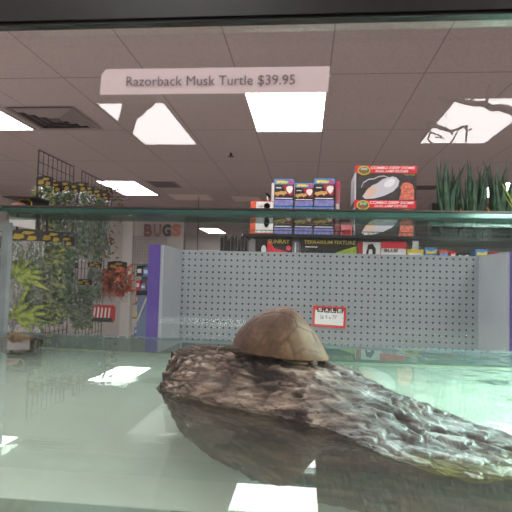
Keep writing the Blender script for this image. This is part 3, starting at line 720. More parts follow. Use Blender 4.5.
# blue bin with a white handle
c = P(136, 325, 7.4); z1 = P(136, 291, 7.4).z
t = empty('blue_bin', (c.x, 7.4, 0)); wb_ = P(148, 300, 7.4).x-c.x
bm = bmesh.new(); slab(bm, [(0.02, 0), (wb_-.02, 0), (wb_, z1), (0, z1)], 0, .2); bmesh.ops.recalc_face_normals(bm, faces=bm.faces[:]); bobj('bin', bm, mat('bin_blue', (125, 145, 185), .5), t)
box('rim', -.01, wb_+.01, -.01, .21, z1-.06, z1+.005, M_bk, t)
bm = bmesh.new(); tube(bm, (.02, -.01, z1-.45), (wb_-.02, -.01, z1-.1), .014, 8); bobj('handle', bm, M_wb, t)
tag(t, 'pale blue bin with slanting white handle beyond the purple post', 'bin')

# SALE card on pegboard
y_ = GY-.004
cc = [P(313.2, 305.5, y_), P(346.3, 307.2, y_), P(345.4, 328.6, y_), P(312.2, 326.2, y_)]
o0 = cc[3]; t = empty('sale_card', (o0.x, y_, o0.z)); rel = [(p.x-o0.x, p.z-o0.z) for p in cc]
print_on('card', rel[::-1], mat('sale_red', (222, 62, 55), .5), t, 0, .002)
def q(u, v):   # u across, v up within the card
    A = Vector(rel[3]).lerp(Vector(rel[2]), u); B = Vector(rel[0]).lerp(Vector(rel[1]), u); r = A.lerp(B, v); return (r.x, r.y)
print_on('white_panel', [q(.07, .12), q(.93, .12), q(.93, .80), q(.07, .80)], M_white, t, .001, .0006)
for k, ch in enumerate('SALE'):
    u = .13+k*.20
    tl = print_on('letter_tile', [q(u, .70), q(u+.175, .70), q(u+.175, .93), q(u, .93)], M_bk, t, .0018, .0006)
    a, b_ = q(u+.035, .74), q(u+.14, .90); text('lettering', ch, a[0], b_[0], a[1], b_[1], M_white, tl, .0024, 0, .03)
a, b_ = q(.22, .38), q(.72, .58); text('price', '36 9 x 77', a[0], b_[0], a[1], b_[1], M_vd, t, .0024)
tag(t, 'red bordered white sale card on the pegboard beside the turtle', 'sign')

# ------------------------------------------------------------------ the tank
TY0, TY1 = .168, .634
FZ = CAMZ - .1012; WZ = CAMZ - .0805                 # water level
RIM = CAMZ + .088; TB = CAMZ - .0805 - .118 - .008
TX0 = P(3.5, 300, TY1).x; TX1 = TX0 + .914
G_ = .004
M_glass = glassy('clear_glass', (.975, .99, .98, 1), .004, (.55, .6, .6, 1), 1.5)
M_glassb = glassy('back_glass', (.95, .98, .97, 1), .010, (.45, .5, .5, 1), 1.5)
tank = empty('glass_tank', ((TX0+TX1)/2, (TY0+TY1)/2, TB)); off = -tank.location
def tb(name, x0, x1, y0, y1, z0, z1, m, bevel=0):
    o = box(name, x0, x1, y0, y1, z0, z1, m, tank, bevel); 
    for v in o.data.vertices: v.co += off
    return o
ZI = TB+.008
tb('front_pane', TX0, TX1, TY0, TY0+G_, ZI, RIM-.001, M_glass)
tb('back_pane', TX0, TX1, TY1, TY1+G_, ZI, RIM-.001, M_glassb)
tb('side_pane', TX0-G_, TX0, TY0, TY1+G_, ZI, RIM-.001, M_glassb)
tb('side_pane', TX1, TX1+G_, TY0, TY1+G_, ZI, RIM-.001, M_glassb)
tb('tank_floor', TX0-G_, TX1+G_, TY0, TY1+G_, TB, ZI, mat('tank_floor_pale', (205, 215, 205), .7, noise_scale=9, noise_amt=.12))
M_sil = mat('silicone_grey', (150, 155, 158), .5, noise_scale=60, noise_amt=.15)
M_rimb = mat('rim_black', (20, 19, 21), .35, noise_scale=150, noise_amt=.4); M_rimbr = mat('rim_brown', (84, 62, 58), .5)
tb('silicone_seam', TX0-.002, TX0+.0075, TY1-.008, TY1+.001, ZI, RIM-.022, M_sil)
tb('silicone_seam', TX1-.009, TX1, TY1-.009, TY1, ZI, RIM-.022, M_sil)
# top frame: front and back rails, side rails
fz = P(256, 27.0, TY0).z
tb('front_rail', TX0-.012, TX1+.012, TY0-.006, TY0, fz, RIM+.03, M_rimb, .001)
tb('back_rail', TX0-.012, TX1+.012, TY1+G_, TY1+G_+.005, RIM-.0045, RIM+.0005, M_rimb, .0008)
tb('back_rail_lip', TX0-.012, TX1+.012, TY1+.0005, TY1+G_+.006, RIM+.0005, RIM+.0025, M_rimbr)
M_edge = glassy('green_glass_edge', (.35, .50, .46, 1), .45, (.08, .20, .17, 1), 1.5, .15)
tb('glass_brace', TX0+.004, TX1-.004, TY1-.030, TY1-.0005, RIM-.0100, RIM-.005, M_edge)
M_edge2 = glassy('grey_glass_edge', (.66, .74, .71, 1), .14, (.16, .24, .22, 1), 1.5, .2)
tb('glass_edge_strip', TX0+.001, TX1-.001, TY1-.004, TY1-.0005, RIM-.0175, RIM-.0102, M_edge2)
for x in (TX0, TX1-.008): tb('side_rail', x, x+.008, TY0+G_, TY1-.031, RIM-.012, RIM+.0005, M_rimb)
# bluish sheet added for the submerged back wall's refracted tint; lime deposit line above
M_tint = glassy('underwater_tint', (.80, .90, .92, 1), .62, (.36, .46, .50, 1), 1.3)
tb('underwater_tint', TX0+.008, TX1-.01, TY1-.0012, TY1-.0004, ZI, WZ, M_tint)
bm = bmesh.new(); random.seed(2)
x = TX0+.01
while x < TX1-.02:
    ln = random.uniform(.002, .016); bx(bm, x, x+ln, TY1-.0018, TY1-.001, WZ+.0002+random.uniform(-.0004, .0004), WZ+.0010+random.uniform(0, .0007)); x += ln+random.uniform(0, .004)
for v in bm.verts: v.co += off
bobj('deposit_line', bm, mat('lime_white', (112, 124, 126), .8), tank)
tag(tank, 'long glass tank with black rim and green glass edges holding the water', 'tank')
# water
def ripple(nt, gl, f):
    tc = nt.nodes.new('ShaderNodeTexCoord')
    n = nt.nodes.new('ShaderNodeTexNoise'); n.inputs['Scale'].default_value = 26; n.inputs['Detail'].default_value = 2
    nt.links.new(tc.outputs['Object'], n.inputs['Vector'])
    sep = nt.nodes.new('ShaderNodeSeparateXYZ'); nt.links.new(tc.outputs['Object'], sep.inputs[0])
    mr = nt.nodes.new('ShaderNodeMapRange'); mr.inputs['From Min'].default_value = .08; mr.inputs['From Max'].default_value = .24
    mr.inputs['To Min'].default_value = .006; mr.inputs['To Max'].default_value = .38
    nt.links.new(sep.outputs['X'], mr.inputs['Value'])
    bp = nt.nodes.new('ShaderNodeBump'); bp.inputs['Distance'].default_value = .004
    nt.links.new(mr.outputs[0], bp.inputs['Strength'])
    nt.links.new(n.outputs['Fac'], bp.inputs['Height']); nt.links.new(bp.outputs[0], gl.inputs['Normal']); nt.links.new(bp.outputs[0], f.inputs['Normal'])
M_water = glassy('murky_water', (1, 1, 1, 1), 0, (1, 1, 1, 1), 1.33, 0, ripple)
fn_ = next(n for n in M_water.node_tree.nodes if n.type == 'FRESNEL'); M_water.node_tree.links.remove(fn_.inputs['IOR'].links[0]); fn_.inputs['IOR'].default_value = 1.33
nt = M_water.node_tree; out = next(n for n in nt.nodes if n.type == 'OUTPUT_MATERIAL'); mxs = out.inputs[0].links[0].from_node
gn = nt.nodes.new('ShaderNodeNewGeometry'); sp_ = nt.nodes.new('ShaderNodeSeparateXYZ'); nt.links.new(gn.outputs['True Normal'], sp_.inputs[0])
ab = nt.nodes.new('ShaderNodeMath'); ab.operation = 'ABSOLUTE'; nt.links.new(sp_.outputs['Z'], ab.inputs[0])
gt_ = nt.nodes.new('ShaderNodeMath'); gt_.operation = 'GREATER_THAN'; gt_.inputs[1].default_value = .5; nt.links.new(ab.outputs[0], gt_.inputs[0])
fr_ = mxs.inputs[0].links[0].from_node; mu_ = nt.nodes.new('ShaderNodeMath'); mu_.operation = 'MULTIPLY'
nt.links.new(fr_.outputs[0], mu_.inputs[0]); nt.links.new(gt_.outputs[0], mu_.inputs[1]); nt.links.new(mu_.outputs[0], mxs.inputs[0])
rf_ = nt.nodes.new('ShaderNodeBsdfRefraction'); rf_.inputs['IOR'].default_value = 1.33; rf_.inputs['Roughness'].default_value = 0
tr_ = next(n for n in nt.nodes if n.type == 'BSDF_TRANSPARENT'); ms_ = nt.nodes.new('ShaderNodeMixShader')
nt.links.new(gt_.outputs[0], ms_.inputs[0]); nt.links.new(tr_.outputs[0], ms_.inputs[1]); nt.links.new(rf_.outputs[0], ms_.inputs[2])
nt.links.new(ms_.outputs[0], mxs.inputs[1])
vs_ = nt.nodes.new('ShaderNodeVolumeScatter'); vs_.inputs['Color'].default_value = (.74, .84, .74, 1); vs_.inputs['Density'].default_value = WATER_DENSITY; vs_.inputs['Anisotropy'].default_value = .2
va_ = nt.nodes.new('ShaderNodeVolumeAbsorption'); va_.inputs['Color'].default_value = (.5, .9, .65, 1); va_.inputs['Density'].default_value = 1.2
ad_ = nt.nodes.new('ShaderNodeAddShader'); nt.links.new(vs_.outputs[0], ad_.inputs[0]); nt.links.new(va_.outputs[0], ad_.inputs[1]); nt.links.new(ad_.outputs[0], out.inputs['Volume'])
bm = bmesh.new(); bx(bm, TX0+.0005, TX1-.0005, TY0+G_+.0005, TY1-.0005, ZI+.0005, WZ)
wt = bobj('tank_water', bm, M_water); tag(stuff(wt), 'murky green water filling the tank below the log', 'water')
bm = bmesh.new(); e = .0009
bx(bm, TX0+.001, TX1-.001, TY1-.0022, TY1-.0006, ZI, ZI+.007)
o = bobj('bottom_seam', bm, mat('meniscus_pale', (225, 235, 205), .3), wt)
# stand
t = empty('tank_stand', (tank.location.x, tank.location.y, 0)); xx0, xx1 = TX0-.02-t.location.x, TX1+.02-t.location.x; yy0, yy1 = TY0-.01-t.location.y, TY1+.02-t.location.y
box('top_board', xx0, xx1, yy0, yy1, TB-.03, TB-.0005, M_bk, t)
for x in (xx0, xx1-.04):
    for y in (yy0, yy1-.04): box('leg', x, x+.04, y, y+.04, 0, TB-.03, M_metal, t)
box('lower_shelf', xx0, xx1, yy0, yy1, .3, .32, M_bk, t)
tag(t, 'dark stand carrying the glass tank', 'stand')
# label on the front glass
ly = TY0-.0004
cc = [P(101, 69.5, ly), P(330, 66.5, ly), P(328, 92.5, ly), P(100, 95, ly)]; o0 = cc[3].copy()
t = empty('price_label', o0); rel = [(p.x-o0.x, p.z-o0.z) for p in cc]
M_lab = mat('label_paper', (205, 190, 190), .6)
r0 = .002
print_on('paper', [rel[3], rel[2], rel[1], (rel[0][0]+r0, rel[0][1]), (rel[0][0]+.0003, rel[0][1]-r0)], M_lab, t, .0002, .0003)
tx0, tx1 = P(127, 80, ly).x-o0.x, P(295, 80, ly).x-o0.x
lt_ = text('lettering', 'Razorback Musk Turtle $39.95', tx0, tx1, P(210, 87.5, ly).z-o0.z, P(210, 76.2, ly).z-o0.z, mat('label_ink', (105, 95, 98), .6), t, .0006, 0, .0)
ang = math.atan2(rel[1][1]-rel[0][1], rel[1][0]-rel[0][0])
for v in lt_.data.vertices: v.co.z += (v.co.x-(tx0+tx1)/2)*math.tan(ang)
tag(t, 'white paper price label stuck on the front glass above the turtle', 'label')

# lamp over the right end of the tank
t = empty('aquarium_lamp', (TX1-.14, (TY0+TY1)/2-.01, RIM+.003))
box('housing', -.085, .085, -.235, .240, .045, .07, M_bk, t, .004)
for y in (-.230, .224): box('bracket', -.015, .015, y, y+.012, -.001, .046, M_metal, t)
box('lens', -.075, .075, -.21, .21, .041, .0449, mat('lamp_lens', (.75, 1, .92, 1), .3, emit=3), t)
ld = bpy.data.lights.new('lamp_light', 'AREA'); ld.shape = 'RECTANGLE'; ld.size = .14; ld.size_y = .40; ld.energy = LAMP_W; ld.color = (.72, 1, .90)
lo = bpy.data.objects.new('lamp_light', ld); COL.objects.link(lo); lo.parent = t; lo.location = (0, 0, .036); lo.rotation_euler = (0, .02, 0)
tag(t, 'black strip lamp resting across the far end of the tank', 'lamp')

# ------------------------------------------------------------------ driftwood
def lerp_list(a, t):            # Catmull-Rom through a list of vectors
    n = len(a)-1; s = min(max(t, 0), 1)*n; i = min(int(s), n-1); f = s-i
    p0, p1, p2, p3 = a[max(i-1, 0)], a[i], a[i+1], a[min(i+2, n)]
    return .5*((2*p1)+(p2-p0)*f+(2*p0-5*p1+4*p2-p3)*f*f+(3*p1-p0-3*p2+p3)*f*f*f)
ST = [ # front waterline,      brow,            far top,        submerged bulge
 ((158, 386, -.0990), (168, 366, -.085), (173, 351, -.074), (157, 402, -.118)),
 ((184, 396, -.0985), (186, 357, -.0715), (185, 349, -.069), (181, 420, -.122)),
 ((225, 407, -.0985), (226, 358, -.0705), (228, 348.5, -.068), (218, 446, -.130)),
 ((265, 415, -.0990), (268, 366, -.0715), (275, 350, -.068), (256, 466, -.136)),
 ((304, 425, -.0995), (308, 379, -.075), (322, 361, -.070), (296, 484, -.142)),
 ((340, 437, -.1005), (345, 392, -.080), (352, 371, -.075), (332, 494, -.145)),
 ((378, 457, -.1030), (388, 410, -.087), (400, 395, -.083), (378, 503, -.145)),
 ((428, 478, -.1060), (434, 432, -.095), (440, 409, -.091), (425, 512, -.145)),
 ((472, 487, -.1060), (477, 452, -.0985), (478, 425, -.0955), (470, 520, -.145)),
 ((520, 484, -.1050), (522, 462, -.101), (522, 443, -.099), (525, 522, -.14)),
 ((575, 492, -.1120), (578, 480, -.110), (572, 468, -.109), (575, 520, -.13)),
]
SEC = []; WS = .80
for f_, b_, t_, g_ in ST:
    F, B, T, G = [PZ(a[0], a[1], a[2]*WS) for a in (f_, b_, t_, g_)]
    U = F + Vector((.003, .008, -.008))
    K = Vector((G.x+.012, G.y+.012, TB+.007)); Kb = Vector((T.x+.016, T.y+.016, TB+.007)); Wb = T + Vector((.006, .011, -.024))
    Fm = F.lerp(B, .5) + Vector((-.0016, -.0024, .0008)); Tm = B.lerp(T, .5) + Vector((0, 0, .0006)); Fl = F + Vector((0, 0, .0036))
    SEC.append([K, G, U, F, Fl, Fm, B, Tm, T, Wb, Kb])
NU, NV = 430, 300
rowsv = []
def tri(x): x = x % 1; return abs(2*x-1)
for i in range(NU+1):
    tu = i/NU
    ctrl = [lerp_list([s[k] for s in SEC], tu) for k in range(11)]
    ctrl.append(ctrl[0])
    row = []
    for j in range(NV):
        # more samples on the visible face
        row.append(lerp_list(ctrl, j/NV))
    rowsv.append(row)
def fbm(v, o=4):
    s = 0; a = 1
    for k in range(o): s += a*noise.noise(v); v = v*2.1; a *= .5
    return s
bm = bmesh.new(); grid = []
dirl = (SEC[-2][6]-SEC[1][6]).normalized()
side = Vector((0, 0, 1)).cross(dirl).normalized()
crk = bm.verts.layers.float.new('crack'); snd = bm.verts.layers.float.new('sand')
for i in range(NU+1):
    r = []
    for j in range(NV):
        p = rowsv[i][j]
        du = rowsv[min(i+1, NU)][j]-rowsv[max(i-1, 0)][j]; dv = rowsv[i][(j+1) % NV]-rowsv[i][(j-1) % NV]
        nrm = du.cross(dv); nrm = nrm.normalized() if nrm.length > 1e-12 else Vector((0, 0, 1))
        l = p.dot(dirl); sd = p.dot(side); z = p.z
        q_ = Vector((l*26, sd*95, z*95))
        big = fbm(Vector((l*11, sd*27, z*27)), 3)
        wp = Vector((fbm(q_*.6, 3), fbm(q_*.6+Vector((7, 1, 3)), 3), 0))*.55
        f1 = noise.voronoi(Vector((l*34, sd*92, z*92))+wp)[0]; f2 = noise.voronoi(Vector((l*75+5, sd*190, z*190))+wp*1.5); f2d = f2[0]
        cr1 = max(0, 1-(f1[1]-f1[0])/.16); cr2 = max(0, 1-(f2d[1]-f2d[0])/.18)*.6
        pit = min(1, max(0, fbm(Vector((l*32+9, sd*75, z*75)), 4)-.30)*3.0)
        brk = min(1, max(0, fbm(Vector((l*12+2, sd*30, z*30)), 3)+.25)*1.6)
        cr = min(1, max(cr1*brk, cr2*brk, pit))
        n2 = fbm(Vector((l*160, sd*220, z*220)), 3)
        top = 1 if 7 < j/NV*11 < 9 else 0
        v_ = j/NV*11
        flat = max(0, 1-abs(v_-8)/1.3) * (1 if tu < .5 else .35)
        amp = 1-.75*flat
        edge = 1.0
        d = (big*.0022 - cr*.0026 + n2*.0009)*amp
        # plates step
        st = noise.cell(f2[1][0]*3.1)
        d += (st-.5)*.0013*amp
        vv = bm.verts.new(p + nrm*d); vv[crk] = min(1, cr**.6*1.15)*amp; vv[snd] = max(0, min(1, flat*1.6-.4+.4*n2)) if tu < .42 else 0
        r.append(vv)
    grid.append(r)
for i in range(NU):
    for j in range(NV):
        f = bm.faces.new((grid[i][j], grid[i][(j+1) % NV], grid[i+1][(j+1) % NV], grid[i+1][j])); f.smooth = True
for r in (grid[0][::-1], grid[-1]):
    c = Vector((0, 0, 0))
    for v in r: c += v.co
    cv = bm.verts.new(c/len(r) + (-dirl*.002 if r is not grid[-1] else dirl*.002))
    for j in range(NV): bm.faces.new((r[j], r[(j+1) % NV], cv))
bmesh.ops.recalc_face_normals(bm, faces=bm.faces[:])
# bark material
wm = bpy.data.materials.new('driftwood_bark'); wm.use_nodes = True; nt = wm.node_tree; b = nt.nodes['Principled BSDF']
tc = nt.nodes.new('ShaderNodeTexCoord'); mp = nt.nodes.new('ShaderNodeMapping'); nt.links.new(tc.outputs['Object'], mp.inputs[0])
mp.inputs['Rotation'].default_value = (0, 0, -math.atan2(dirl.y, dirl.x)); mp.inputs['Scale'].default_value = (30, 110, 110)
def noise_n(scale, detail, vec, rough=.6):
    n = nt.nodes.new('ShaderNodeTexNoise'); n.inputs['Scale'].default_value = scale; n.inputs['Detail'].default_value = detail; n.inputs['Roughness'].default_value = rough; nt.links.new(vec, n.inputs['Vector']); return n
def ramp(src, stops):
    r = nt.nodes.new('ShaderNodeValToRGB'); e = r.color_ramp.elements
    e[0].position, e[0].color = stops[0]; e[1].position, e[1].color = stops[-1]
    for p, c in stops[1:-1]: x = e.new(p); x.color = c
    nt.links.new(src, r.inputs[0]); return r
def mixc(fac, a, b_, mode='MIX'):
    m = nt.nodes.new('ShaderNodeMix'); m.data_type = 'RGBA'; m.blend_type = mode
    if isinstance(fac, float): m.inputs[0].default_value = fac
    else: nt.links.new(fac, m.inputs[0])
    for k, v in ((6, a), (7, b_)):
        if isinstance(v, tuple): m.inputs[k].default_value = v
        else: nt.links.new(v, m.inputs[k])
    return m.outputs[2]
n1 = noise_n(1, 8, mp.outputs[0]); n2 = noise_n(45, 6, tc.outputs['Object'])
base = ramp(n1.outputs['Fac'], [(.36, L((28, 20, 17))), (.45, L((92, 72, 62))), (.56, L((140, 118, 105))), (.68, L((212, 194, 180)))])
blot = ramp(n2.outputs['Fac'], [(.40, L((70, 54, 46))), (.60, L((172, 150, 134)))])
c1 = mixc(.22, base.outputs[0], blot.outputs[0])
at = nt.nodes.new('ShaderNodeAttribute'); at.attribute_name = 'crack'
c2 = mixc(at.outputs['Fac'], c1, L((36, 24, 20)))
# grey-green tone towards the wet end, and mossy lip growing there
sep = nt.nodes.new('ShaderNodeSeparateXYZ'); nt.links.new(tc.outputs['Object'], sep.inputs[0])
def mr(src, a, b_, c=0, d=1):
    m = nt.nodes.new('ShaderNodeMapRange'); m.inputs[1].default_value = a; m.inputs[2].default_value = b_; m.inputs[3].default_value = c; m.inputs[4].default_value = d; nt.links.new(src, m.inputs[0]); return m.outputs[0]
def mth(op, a, b_):
    m = nt.nodes.new('ShaderNodeMath'); m.operation = op; m.use_clamp = True
    for k, v in ((0, a), (1, b_)):
        if isinstance(v, (int, float)): m.inputs[k].default_value = v
        else: nt.links.new(v, m.inputs[k])
    return m.outputs[0]
wet = mr(sep.outputs['X'], -.004, .04)
n3 = noise_n(60, 6, tc.outputs['Object'])
gg = ramp(n3.outputs['Fac'], [(.38, L((44, 54, 52))), (.5, L((104, 120, 120))), (.64, L((176, 190, 190)))])
c3 = mixc(mth('MULTIPLY', wet, .8), c2, mixc(at.outputs['Fac'], gg.outputs[0], L((50, 32, 28))))
sa_ = nt.nodes.new('ShaderNodeAttribute'); sa_.attribute_name = 'sand'
c3 = mixc(mth('MULTIPLY', sa_.outputs['Fac'], .8), c3, L((178, 152, 122)))
low = mr(sep.outputs['Z'], WZ+.0012, WZ-.004)       # darker algae coat below the water line
alg = ramp(n1.outputs['Fac'], [(.35, L((26, 22, 15))), (.5, L((70, 58, 38))), (.68, L((118, 98, 64)))])
c4 = mixc(mth('MULTIPLY', low, .9), c3, alg.outputs[0])
mossx = mth('MULTIPLY', mr(sep.outputs['X'], .03, .055), mr(sep.outputs['Z'], WZ-.012, WZ-.004))
c5 = mixc(mth('MULTIPLY', mossx, mth('MULTIPLY', low, .9)), c4, mixc(n2.outputs['Fac'], L((80, 92, 30)), L((190, 195, 80))))
nt.links.new(c5, b.inputs['Base Color'])
rr = mr(wet, 0, 1, .75, .35); nt.links.new(rr, b.inputs['Roughness'])
bp = nt.nodes.new('ShaderNodeBump'); bp.inputs['Strength'].default_value = .7; bp.inputs['Distance'].default_value = .0022
nt.links.new(n1.outputs['Fac'], bp.inputs['Height'])
bp2 = nt.nodes.new('ShaderNodeBump'); bp2.inputs['Strength'].default_value = .6; bp2.inputs['Distance'].default_value = .0008
n5 = noise_n(420, 4, tc.outputs['Object']); nt.links.new(n5.outputs['Fac'], bp2.inputs['Height']); nt.links.new(bp.outputs[0], bp2.inputs['Normal']); nt.links.new(bp2.outputs[0], b.inputs['Normal'])
dw = bobj('driftwood', bm, wm)
tag(dw, 'large rough grey-brown driftwood slab lying half under water beneath the turtle', 'driftwood')
# thin splinter at the far end, under water
bm = bmesh.new(); a, b_ = PZ(181, 392, -.078), PZ(172, 404, -.087)
pathtube(bm, [a, a.lerp(b_, .5)+Vector((.001, 0, .001)), b_], [.0015, .0012, .0008], 6)
sp = bobj('splinter', bm, mat('splinter_tan', (190, 165, 140), .7), dw, True)

# brown stone and white block in the far corner
random.seed(3); bm = bmesh.new(); bmesh.ops.create_icosphere(bm, subdivisions=4, radius=1)
HS = (WZ+.004-TB-.008)/2
for v in bm.verts:
    n_ = noise.noise(v.co*1.7)*.25+noise.noise(v.co*5)*.12; v.co = v.co*(1+n_); v.co = Vector((v.co.x*.034, v.co.y*.022, max(-1, v.co.z)*HS))
t = bobj('corner_stone', bm, leaf_mat('stone_brown', (58, 44, 32), (112, 84, 52), .6, 90), None, True, (TX0+.046, TY1-.04, TB+.008+HS)); tag(t, 'brown mottled stone in the far corner of the tank at the waterline', 'stone')
bm = bmesh.new(); bx(bm, 0, .045, 0, .012, 0, WZ-.008-TB-.008, 0, .005)
t = bobj('filter_pad', bm, mat('pad_white', (205, 205, 195), .8), None, True, (TX0+.006, TY1-.095, TB+.0082)); tag(t, 'whitish upright filter pad under water before the corner stone', 'filter pad')

# ------------------------------------------------------------------ turtle
M_shell = bpy.data.materials.new('shell_brown'); M_shell.use_nodes = True; nt = M_shell.node_tree; b = nt.nodes['Principled BSDF']
tc = nt.nodes.new('ShaderNodeTexCoord'); n1 = noise_n(28, 5, tc.outputs['Object']); n2 = noise_n(260, 4, tc.outputs['Object'])
base = ramp(n1.outputs['Fac'], [(.3, L((66, 44, 32))), (.5, L((98, 70, 52))), (.7, L((126, 94, 70)))])
at = nt.nodes.new('ShaderNodeAttribute'); at.attribute_name = 'seam'
at2 = nt.nodes.new('ShaderNodeAttribute'); at2.attribute_name = 'pale'
fine = ramp(n2.outputs['Fac'], [(.35, (.62, .62, .62, 1)), (.65, (1.2, 1.2, 1.2, 1))])
c1 = mixc(1.0, base.outputs[0], fine.outputs[0], 'MULTIPLY')
c1b = mixc(at2.outputs['Fac'], c1, L((140, 110, 82)))
c2 = mixc(mth('MULTIPLY', at.outputs['Fac'], .8), c1b, L((58, 40, 30)))
nt.links.new(c2, b.inputs['Base Color']); b.inputs['Roughness'].default_value = .55; b.inputs['Specular IOR Level'].default_value = .35
bp = nt.nodes.new('ShaderNodeBump'); bp.inputs['Strength'].default_value = .35; bp.inputs['Distance'].default_value = .0006; nt.links.new(n2.outputs['Fac'], bp.inputs['Height']); nt.links.new(bp.outputs[0], b.inputs['Normal'])
M_skin = mat('turtle_skin', (74, 60, 50), .6, noise_scale=220, noise_amt=.4, bump=.4, bump_scale=500)
M_belly = mat('plastron', (150, 140, 105), .6, noise_scale=80, noise_amt=.25)
TD = .352                                   # distance of the turtle's centre
pl, pr_ = P(232.5, 348, TD), P(328.5, 361, TD)
ctr = (pl+pr_)/2; LEN = (pr_-pl).length; tilt = math.atan2(pr_.z-pl.z, pr_.x-pl.x)
top_z = P(281, 308, TD).z
tt = empty('turtle'); turtle_loc = Vector((ctr.x, TD, ctr.z+.0012))
# silhouette in units of length, x -0.5..0.5, from head end to tail end (side view above the rim)
SIL = [(-.5, .05), (-.487, .11), (-.455, .175), (-.40, .24), (-.33, .315), (-.25, .375), (-.15, .430), (-.05, .462), (.03, .470), (.11, .447), (.19, .385), (.27, .305), (.34, .235), (.40, .165), (.45, .095), (.485, .045), (.5, .015)]
SILV = [Vector((a, b_, 0)) for a, b_ in SIL]
def sil(x):
    lo, hi = 0.0, 1.0
    for _ in range(24):
        m_ = (lo+hi)/2
        if lerp_list(SILV, m_).x < x: lo = m_
        else: hi = m_
    return max(0, lerp_list(SILV, lo).y)
bm = bmesh.new(); NR, NA = 90, 220
sm = bm.verts.layers.float.new('seam'); pal = bm.verts.layers.float.new('pale')
WID = .34                                   # half width / length
SEAMS = [[(-.01, .385), (-.10, .25), (-.23, .0)], [(.10, .36), (.14, .27), (.06, .14), (-.03, .04)], [(-.22, .34), (-.32, .24), (-.42, .08)],
   [(-.24, .345), (-.10, .39), (0, .39), (.10, .36), (.22, .31)], [(.14, .27), (.30, .25)], [(.30, .25), (.36, .14), (.42, .03)], [(.07, -.04), (.16, .0), (.24, .06), (.40, .04)],
   [(-.47, .05), (-.35, .0), (-.2, -.03), (0, -.036), (.07, -.04)], [(.06, .14), (.16, .0)], [(-.10, .39), (-.12, .45)], [(.05, .38), (.06, .47)]]
def seam_amount(x, ay, z):      # side view distance to the nearest scute seam
    v = z - .16*ay; best = 9
    for pl_ in SEAMS:
        for (x0_, v0_), (x1_, v1_) in zip(pl_, pl_[1:]):
            dx, dv = x1_-x0_, v1_-v0_; t_ = max(0, min(1, ((x-x0_)*dx+(v-v0_)*dv)/(dx*dx+dv*dv)))
            best = min(best, math.hypot(x-x0_-t_*dx, v-v0_-t_*dv))
    best += .003*noise.noise(Vector((x*30, v*30, 0)))
    return max(0, 1-best/.013)
rings = []
for i in range(NR+1):
    r = i/NR; row = []
    for k in range(NA):
        th = k*2*PI/NA
        x = .5*r*math.cos(th); wv = WID*(1-.12*math.cos(th))
        y = wv*r*math.sin(th)
        hx = .5*math.cos(th)*r
        # height: silhouette along the spine times a rounded cross-section
        half = math.sqrt(max(1e-6, 1-(2*x)**2))*1.0
        yy = min(1, abs(y)/(WID*max(half, .02)*(1-.24*x)))
        H = sil(x)*(max(0, 1-yy**2.15))**.62
        kx = 1-min(1, abs(y)/.018); H += .006*max(0, kx)*math.sin(PI*(x+.5))  # keel
        H = max(H, 0)
        fl = max(0, (r-.86)/.14); H += -.004*math.sin(fl*PI) 
        se = seam_amount(x, abs(y), H)
        H -= .008*se
        n_ = .006*noise.noise(Vector((x*9, y*9, 0)))
        # growth swelling within scutes
        v = bm.verts.new((x*LEN, y*LEN, (H+n_*(1-r))*LEN)); v[sm] = se
        v[pal] = max(0, min(1, .5*noise.noise(Vector((x*7+3, y*7, 1)))+ (.28*max(0, min(1, (x-.1)*5)) if r > .5 else 0)))
        row.append(v)
    rings.append(row)
for i in range(1, NR):
    for k in range(NA): f = bm.faces.new((rings[i][k], rings[i+1][k], rings[i+1][(k+1) % NA], rings[i][(k+1) % NA])); f.smooth = True
for k in range(NA): bm.faces.new((rings[0][0], rings[1][k], rings[1][(k+1) % NA])).smooth = True
for v in rings[0][1:]: bm.verts.remove(v)
# underside of the rim, turned in
prev = rings[-1]
for (sc_, dz) in ((1.004, -.010), (.97, -.020), (.88, -.022), (.70, -.02)):
    cur = [bm.verts.new((p.co.x*sc_ if True else 0, p.co.y*sc_, dz*LEN)) for p in rings[-1]]
    for k in range(NA): bm.faces.new((prev[k], cur[k], cur[(k+1) % NA], prev[(k+1) % NA])).smooth = True
    prev = cur
bm.faces.new(prev)
bmesh.ops.recalc_face_normals(bm, faces=bm.faces[:])
